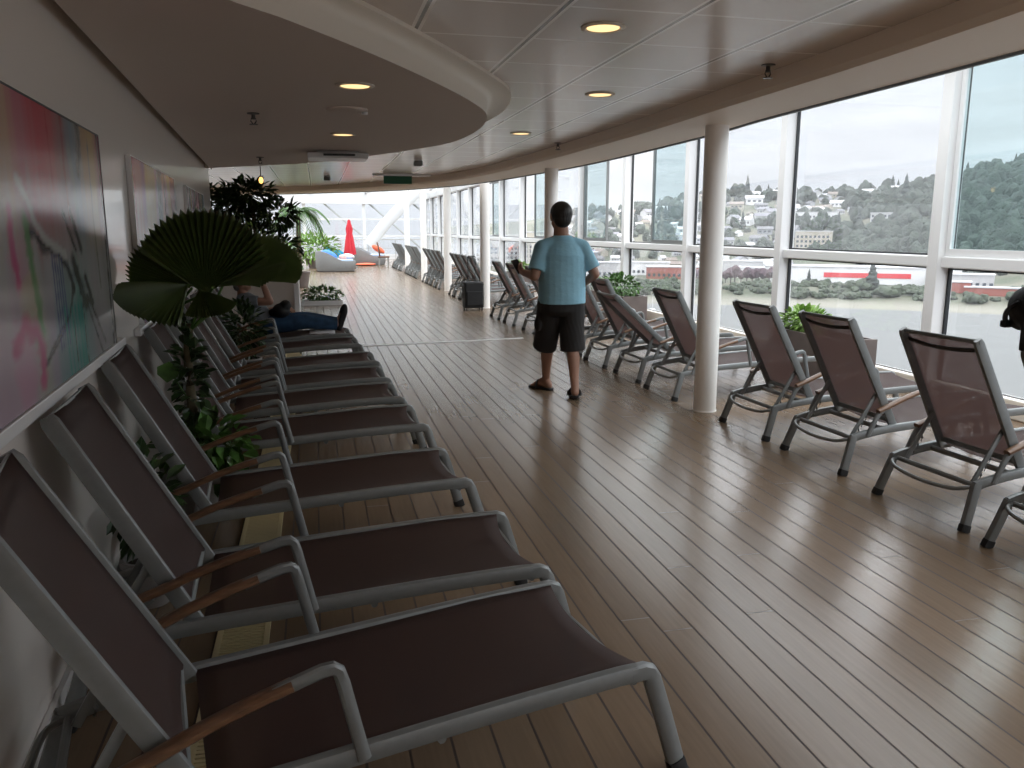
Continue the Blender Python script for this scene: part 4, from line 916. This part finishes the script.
# tree crowns
M['forest'] = mat('forest_green', (.030, .042, .031), rough=.9, var=.55, vscale=.12, bump=1.0, bscale=.8, bdist=1.5)
M['conifer'] = mat('conifer_green', (.03, .04, .036), rough=.9, var=.3, vscale=.2)
M['bush'] = mat('shore_bush', (.042, .056, .034), rough=.9, var=.4, vscale=.6, bump=1.0, bscale=2.5, bdist=.4)
M['plum'] = mat('plum_tree', (.07, .045, .055), rough=.9, var=.3, vscale=.2)
ico = bmesh.new(); bmesh.ops.create_icosphere(ico, subdivisions=2, radius=1); IV = [v.co.copy() for v in ico.verts]; IF = [tuple(v.index for v in f.verts) for f in ico.faces]; ico.free()
def crown(b, c, r, h, seed):
    b.add([(c[0] + v.x * r * (1 + .45 * noise.noise(v * 1.8 + Vector((seed, 0, 0)))), c[1] + v.y * r * (1 + .45 * noise.noise(v * 1.8 + Vector((seed, 0, 0)))), c[2] + (v.z + .75) * h * (1 + .35 * noise.noise(v * 2.2 + Vector((0, seed, 0))))) for v in IV], IF)
rn = random.Random(99)
occ = []          # footprints already taken on the far shore: x, y, radius
def free(x, y, r, add=True, gap=1.0):
    for a, c, q in occ:
        if (a - x) ** 2 + (c - y) ** 2 < ((q + r) * gap) ** 2: return False
    if add: occ.append((x, y, r))
    return True
def build_forest():
  b = MB()
  for k in range(4200):
    px = rn.uniform(560, 1180); d = rn.uniform(545, 900)
    dens = interp(px, [(560, .35), (700, .6), (780, .65), (830, .9), (860, 1.0)])
    lowcut = interp(px, [(700, 640), (840, 620), (900, 575), (1000, 520)])
    if d < lowcut or rn.random() > dens:
        if not (px < 840 and d > 830 and rn.random() < .8): continue
    x, y = azp(px, d); r = rn.uniform(2.6, 5.6)
    if not free(x, y, r * 1.15, False): continue
    crown(b, (x, y, ground(px, d) - .5), r, r * rn.uniform(.9, 1.5), k * 1.7)
  o = b.build('hillside_forest', 'forest'); tag(o, 'dense green woodland covering the hillside across the water', 'forest', kind='stuff')
# single conifers standing out of the woodland
def conifer_mesh(seed, name):
    b = MB(); rn_ = random.Random(seed); rings = []
    for i in range(14):
        t = i / 13; r = .20 * (1 - t) ** .85 * (1.0 if i % 2 else .72) + .004
        rings.append([(r * (1 + .3 * rn_.uniform(-1, 1)) * math.cos(2 * PI * j / 9), r * (1 + .3 * rn_.uniform(-1, 1)) * math.sin(2 * PI * j / 9), .06 + .94 * t) for j in range(9)])
    b.rings(rings); return b.mesh(name, 'conifer', smooth=False)
cm = [conifer_mesh(s_, 'conifer') for s_ in (1, 2, 3)]
def con(px, d, h, label, group):
    x, y = azp(px, d)
    if group and not free(x, y, h * .25): return
    o = bpy.data.objects.new('conifer', rn.choice(cm)); C.objects.link(o); o.location = (x, y, ground(px, d) - 1); o.scale = (h * rn.uniform(.9, 1.3), h * rn.uniform(.9, 1.3), h); o.rotation_euler = (0, 0, rn.uniform(0, 6)); tag(o, label, 'tree', group)
# houses
hm = {}
BLK = [(862, 500, 100), (814, 660, 26), (812, 760, 38), (880, 730, 16), (965, 480, 30), (962, 455, 12), (1020, 450, 40), (575, 560, 36), (600, 530, 26), (640, 545, 40), (676, 520, 34), (735, 545, 40), (768, 520, 30), (545, 600, 30), (508, 620, 34), (470, 640, 40)]
for px_, d_, w_ in BLK:
    a_ = YAW + math.atan((px_ - 512) / 826.0); x_, y_ = azp(px_, d_)
    for q_ in range(-int(w_ / 2), int(w_ / 2) + 1, 6): occ.append((x_ + q_ * math.cos(a_), y_ - q_ * math.sin(a_), 8))
for nm, wc, rc in (('white', (.42, .42, .43), (.16, .16, .18)), ('cream', (.38, .35, .29), (.18, .15, .13)), ('grey', (.24, .25, .27), (.12, .12, .13)), ('pale', (.62, .62, .63), (.45, .45, .47))):
    M['hw_' + nm] = mat('house_' + nm, wc, rough=.8); M['hr_' + nm] = mat('roof_' + nm, rc, rough=.8)
M['hwin'] = mat('house_window', (.05, .06, .08), rough=.2)
def house_parts(nm):
    w = MB(); w.box(-5, 5, -4, 4, -3, 5); w.add([(-5, -4, 5), (5, -4, 5), (5, 4, 5), (-5, 4, 5), (-5, 0, 7.6), (5, 0, 7.6)], [(0, 3, 4), (1, 5, 2)])
    r = MB(); r.add([(-5.6, -4.8, 4.7), (5.6, -4.8, 4.7), (5.6, 0, 8), (-5.6, 0, 8), (5.6, 4.8, 4.7), (-5.6, 4.8, 4.7)], [(0, 1, 2, 3), (3, 2, 4, 5)])
    g = MB()
    for x in (-3, 0, 3): g.box(x - .8, x + .8, -4.08, -4.0, 1, 3); g.box(x - .8, x + .8, 4.0, 4.08, 1, 3)
    return w.mesh('wall', 'hw_' + nm, False), r.mesh('roof', 'hr_' + nm, False), g.mesh('window', 'hwin', False)
HP = {nm: house_parts(nm) for nm in ('white', 'cream', 'grey', 'pale')}
def house(px, d, s, nm, rz, label, group, zoff=0):
    x, y = azp(px, d); o = empty('house', (x, y, ground(px, d) + zoff), rz); o.scale = s; tag(o, label, 'house', group)
    for part, me in zip(('wall', 'roof', 'window'), HP[nm]): p = bpy.data.objects.new(part, me); C.objects.link(p); p.parent = o
for k in range(290):
    px = rn.uniform(560, 850); d = rn.uniform(590, 890)
    if px > 815: d = rn.uniform(780, 890)
    s_ = rn.uniform(.5, 1.05); nm = rn.choice(['white', 'white', 'pale', 'pale', 'cream', 'grey']); hx, hy = azp(px, d)
    if not free(hx, hy, 7.5 * s_): continue
    house(px, d, (s_ * rn.uniform(.9, 1.7), s_, s_ * rn.uniform(.7, 1.0)), nm, rn.uniform(-1.2, 1.2) - .6, '%s house among trees on the far hillside' % nm, '%s houses on the hillside' % nm)
for k, (px, d) in enumerate(((865, 872), (880, 868), (893, 875), (926, 862), (938, 866), (915, 868))):
    occ.append((*azp(px, d), 9))
    house(px, d, (1.1, .8, .7), 'cream' if k > 2 else 'pale', -.8, ['pale house on the wooded crest', 'cream house on the wooded crest'][k > 2], 'houses along the wooded crest')
def block(name, px, d, w, dp, h, mm, label, cat, rz=None, stripe=None, windows=0, zoff=0, hip=False):
    x, y = azp(px, d)
    a = YAW + math.atan((px - 512) / 826.0); o = empty(name, (x, y, ground(px, d) + zoff), -a if rz is None else rz); tag(o, label, cat)
    b = MB(); b.box(-w / 2, w / 2, -dp / 2, dp / 2, -4, h); b.build('wall', mm, o, smooth=False)
    b = MB(); b.box(-w / 2 - .4, w / 2 + .4, -dp / 2 - .4, dp / 2 + .4, h, h + .6); b.build('roof', 'hr_pale', o, smooth=False)
    if stripe: b = MB(); b.box(-w / 2 + stripe[1], w / 2 - stripe[2], -dp / 2 - .25, -dp / 2, stripe[3], stripe[4]); b.build('stripe', stripe[0], o, smooth=False)
    for r_ in range(windows):
        b = MB(); n_ = int(w / 3)
        for i in range(n_): b.box(-w / 2 + 1 + i * 3, -w / 2 + 2.6 + i * 3, -dp / 2 - .15, -dp / 2, 1.5 + r_ * 3.4, 3.3 + r_ * 3.4)
        b.build('window', 'hwin', o, smooth=False)
M['redpaint'] = mat('red_band', (.55, .04, .05), rough=.6); M['brick'] = mat('red_brick', (.28, .09, .07), rough=.9)
block('warehouse', 862, 500, 100, 22, 9, 'hw_pale', 'long white warehouse with a red band across the water', 'warehouse', stripe=('redpaint', 32, 24, 3.6, 6.2))
block('office_building', 814, 660, 26, 14, 13, 'hw_cream', 'cream office block with rows of windows below the hillside houses', 'building', windows=3)
block('long_building', 812, 760, 38, 12, 6, 'hw_pale', 'low white flat-roofed building on the hillside above the office block', 'building', windows=1)
block('hill_building', 880, 730, 16, 10, 8, 'hw_white', 'white building with gables at the edge of the hillside wood', 'building', windows=2)
block('shed', 965, 480, 30, 14, 7, 'hw_white', 'white shed by the shore beyond the corner window', 'shed', windows=1)
block('brick_building', 962, 455, 12, 8, 4.5, 'brick', 'small red brick hut before the white shed on the shore', 'building')
block('brick_building', 1020, 450, 40, 6, 3.2, 'brick', 'low red brick wall range on the shore beyond the brick hut', 'building')
for k, (px, d, w, h, mm) in enumerate(((572, 575, 36, 14, 'hw_grey'), (604, 525, 26, 9, 'hw_white'), (640, 555, 40, 8, 'hw_pale'), (676, 515, 34, 7, 'brick'), (733, 565, 40, 9, 'hw_white'), (757, 540, 24, 6, 'hw_pale'), (545, 600, 30, 26, 'hw_cream'), (508, 620, 34, 22, 'hw_white'), (470, 640, 40, 14, 'hw_pale'))):
    block('harbour_building', px, d, w, 14, h, mm, '%s harbour building, %s seen through the windows counting from the far end' % ({'hw_grey': 'grey', 'hw_white': 'white', 'hw_pale': 'pale', 'brick': 'brick', 'hw_cream': 'cream'}[mm], ['fourth', 'fifth', 'sixth', 'seventh', 'eighth', 'ninth', 'third', 'second', 'first'][k]), 'building', windows=max(1, int(h / 5)))
# shoreline bushes and small trees
bush_me = []
for s_ in range(3):
    b = MB(); rb_ = random.Random(s_)
    for q in range(9): a_ = q * .698; rr_ = 0 if q == 8 else rb_.uniform(.5, .95); crown(b, (rr_ * math.cos(a_), rr_ * math.sin(a_), rb_.uniform(-.2, .25)), rb_.uniform(.4, .62), rb_.uniform(.45, .8), q * 3.3 + s_)
    bush_me.append(b.mesh('bush', 'bush'))
plum_me = []
for s_ in range(2):
    b = MB(); crown(b, (0, 0, .5), 1, 1, s_ * 9.3 + 40); b.tube([(0, 0, -.6), (0, 0, .8)], .12, 6); plum_me.append(b.mesh('street_tree', 'plum'))
for k in range(420):
    px = rn.uniform(540, 1060); d = rn.uniform(432, 470); x, y = azp(px, d); s_ = rn.uniform(1.2, 3.0)
    if 860 < px < 900: s_ *= 1.4
    if not free(x, y, s_ * 2.1, True, .62): continue
    o = bpy.data.objects.new('shore_bush', rn.choice(bush_me)); C.objects.link(o)
    o.location = (x, y, ground(px, d) - .3); o.scale = (s_ * 1.4, s_ * 1.4, s_); o.rotation_euler = (0, 0, rn.uniform(0, 6)); tag(o, 'green bush on the bank across the water', 'bush', 'bushes along the far bank')
for k in range(16):
    px = 700 + k * 5.4 + rn.uniform(-1, 1); d = 478; x, y = azp(px, d); o = bpy.data.objects.new('street_tree', plum_me[k % 2]); C.objects.link(o); s_ = rn.uniform(2.2, 3.2); o.location = (x, y, ground(px, d) + .6 * s_); o.scale = (s_, s_, s_ * 1.1); tag(o, 'purple-leaved tree in the row behind the far bank', 'tree', 'purple trees along the far bank')
con(876, 452, 17, 'tall dark evergreen standing before the red-banded warehouse', None); con(812, 470, 10, 'small evergreen on the bank beside the white warehouse', None)
con(902, 800, 26, 'large dark conifer rising above the houses on the hill crest', None)
con(745, 880, 22, 'pointed dark conifer on the crest nearest the thick column', None)
con(858, 720, 17, 'dark conifer at the lower edge of the hillside wood by white roofs', None)
for k in range(75):
    px = rn.uniform(565, 1010); d = rn.uniform(700, 895)
    if px > 850: d = rn.uniform(850, 895)
    con(px, d, rn.uniform(9, 17), 'dark conifer among the many on the hillside across the water', 'conifers on the hillside')
build_forest()
# boats and pontoons in the marina
def boat(px, d, L, col, label):
    x, y = azp(px, d); o = empty('boat', (x, y, -34.0), rn.uniform(0, 3)); tag(o, label, 'boat')
    b = MB(); b.rings([[(L * t, w * L * .16 * q, z) for q, z in ((-.5, -.3), (.5, -.3), (1, .9), (-1, .9))] for t, w in ((-.5, .9), (0, 1.0), (.3, .75), (.5, .06))]); b.build('hull', col, o, smooth=False)
    b = MB(); b.box(-L * .3, L * .15, -L * .09, L * .09, .9, 2.0); b.build('cabin', 'hw_pale', o, smooth=False)
    b = MB(); b.tube([(0, 0, 1), (0, 0, L * 1.0)], .06, 5); b.build('mast', 'white', o)
boat(637, 330, 9, 'redpaint', 'red boat moored in the marina below the windows'); boat(646, 318, 11, 'cush_blue', 'blue boat moored beside the red one')
for k, (px, d) in enumerate(((596, 360), (612, 345), (604, 330), (655, 352), (668, 338), (588, 338))): boat(px, d, rn.uniform(8, 11), 'hw_pale', 'white boat moored in the marina, %s counting from the far end' % ['second', 'fourth', 'third', 'fifth', 'sixth', 'first'][k])
for k, d in enumerate((352, 324, 300)):
    x, y = azp(625, d); b = MB(); b.box(-28, 28, -1, 1, -.1, .5); o = b.build('pontoon', 'hw_grey', None, smooth=False); o.location = (x, y, -34); o.rotation_euler = (0, 0, -YAW - .13 + .1 * k); tag(o, 'grey floating pontoon in the marina, %s from the far shore' % ordn[k], 'pontoon')

hz = MB(); x0_, y0_ = azp(400, 150); hz.box(-120, 1500, 60, 1400, -33.9, 170); m = bpy.data.materials.new('haze'); m.use_nodes = True; nt = m.node_tree; nt.nodes.clear()
ou = nt.nodes.new('ShaderNodeOutputMaterial'); vs_ = nt.nodes.new('ShaderNodeVolumeScatter'); vs_.inputs['Color'].default_value = (.93, .96, 1, 1); vs_.inputs['Density'].default_value = .00018; vs_.inputs['Anisotropy'].default_value = .2; nt.links.new(vs_.outputs[0], ou.inputs['Volume'])
o = hz.build('haze', m, smooth=False); tag(o, 'thin pale haze hanging over the harbour and the hillside', 'haze', kind='stuff')

# ------------------------------------------------------------------ sky
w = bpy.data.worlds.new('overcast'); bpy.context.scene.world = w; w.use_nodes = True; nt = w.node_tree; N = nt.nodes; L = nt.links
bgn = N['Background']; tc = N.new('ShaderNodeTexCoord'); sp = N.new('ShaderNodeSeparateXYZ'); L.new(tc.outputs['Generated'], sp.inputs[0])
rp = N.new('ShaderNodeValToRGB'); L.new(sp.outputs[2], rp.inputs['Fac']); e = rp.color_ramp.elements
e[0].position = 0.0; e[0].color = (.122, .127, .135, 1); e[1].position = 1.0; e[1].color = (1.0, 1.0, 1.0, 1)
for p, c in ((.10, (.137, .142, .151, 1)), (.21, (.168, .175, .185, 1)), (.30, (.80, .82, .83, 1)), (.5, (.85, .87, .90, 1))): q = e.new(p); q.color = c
mp = N.new('ShaderNodeMapping'); mp.inputs['Scale'].default_value = (2.2, 2.2, 16); L.new(tc.outputs['Generated'], mp.inputs['Vector'])
ns = N.new('ShaderNodeTexNoise'); ns.inputs['Scale'].default_value = 2.0; ns.inputs['Detail'].default_value = 5; ns.inputs['Roughness'].default_value = .55; L.new(mp.outputs[0], ns.inputs['Vector'])
mr = N.new('ShaderNodeMapRange'); L.new(ns.outputs['Fac'], mr.inputs['Value']); mr.inputs['From Min'].default_value = .3; mr.inputs['From Max'].default_value = .7; mr.inputs['To Min'].default_value = .80; mr.inputs['To Max'].default_value = 1.10
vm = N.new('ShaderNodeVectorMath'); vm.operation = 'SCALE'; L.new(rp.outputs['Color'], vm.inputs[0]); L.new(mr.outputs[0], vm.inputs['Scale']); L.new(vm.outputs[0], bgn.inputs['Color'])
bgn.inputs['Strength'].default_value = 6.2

# ------------------------------------------------------------------ camera and view
cam = bpy.data.cameras.new('camera'); co = bpy.data.objects.new('camera', cam); C.objects.link(co)
co.location = (0, 0, 1.5); co.rotation_euler = (PI / 2 - math.atan(155 / 812), 0, -math.atan(196 / math.hypot(812, 155)))
cam.sensor_width = 36; cam.lens = 812 / 1024 * 36; cam.clip_end = 3000; cam.clip_start = .05
sc = bpy.context.scene; sc.camera = co
sc.view_settings.view_transform = 'Standard'; sc.view_settings.look = 'None'; sc.view_settings.gamma = 1; sc.view_settings.exposure = -0.08; sc.view_settings.use_curve_mapping = False
cy_ = sc.cycles; cy_.use_denoising = True; cy_.max_bounces = 10; cy_.diffuse_bounces = 6; cy_.transparent_max_bounces = 16; cy_.sample_clamp_indirect = 4; cy_.caustics_reflective = False; cy_.caustics_refractive = False
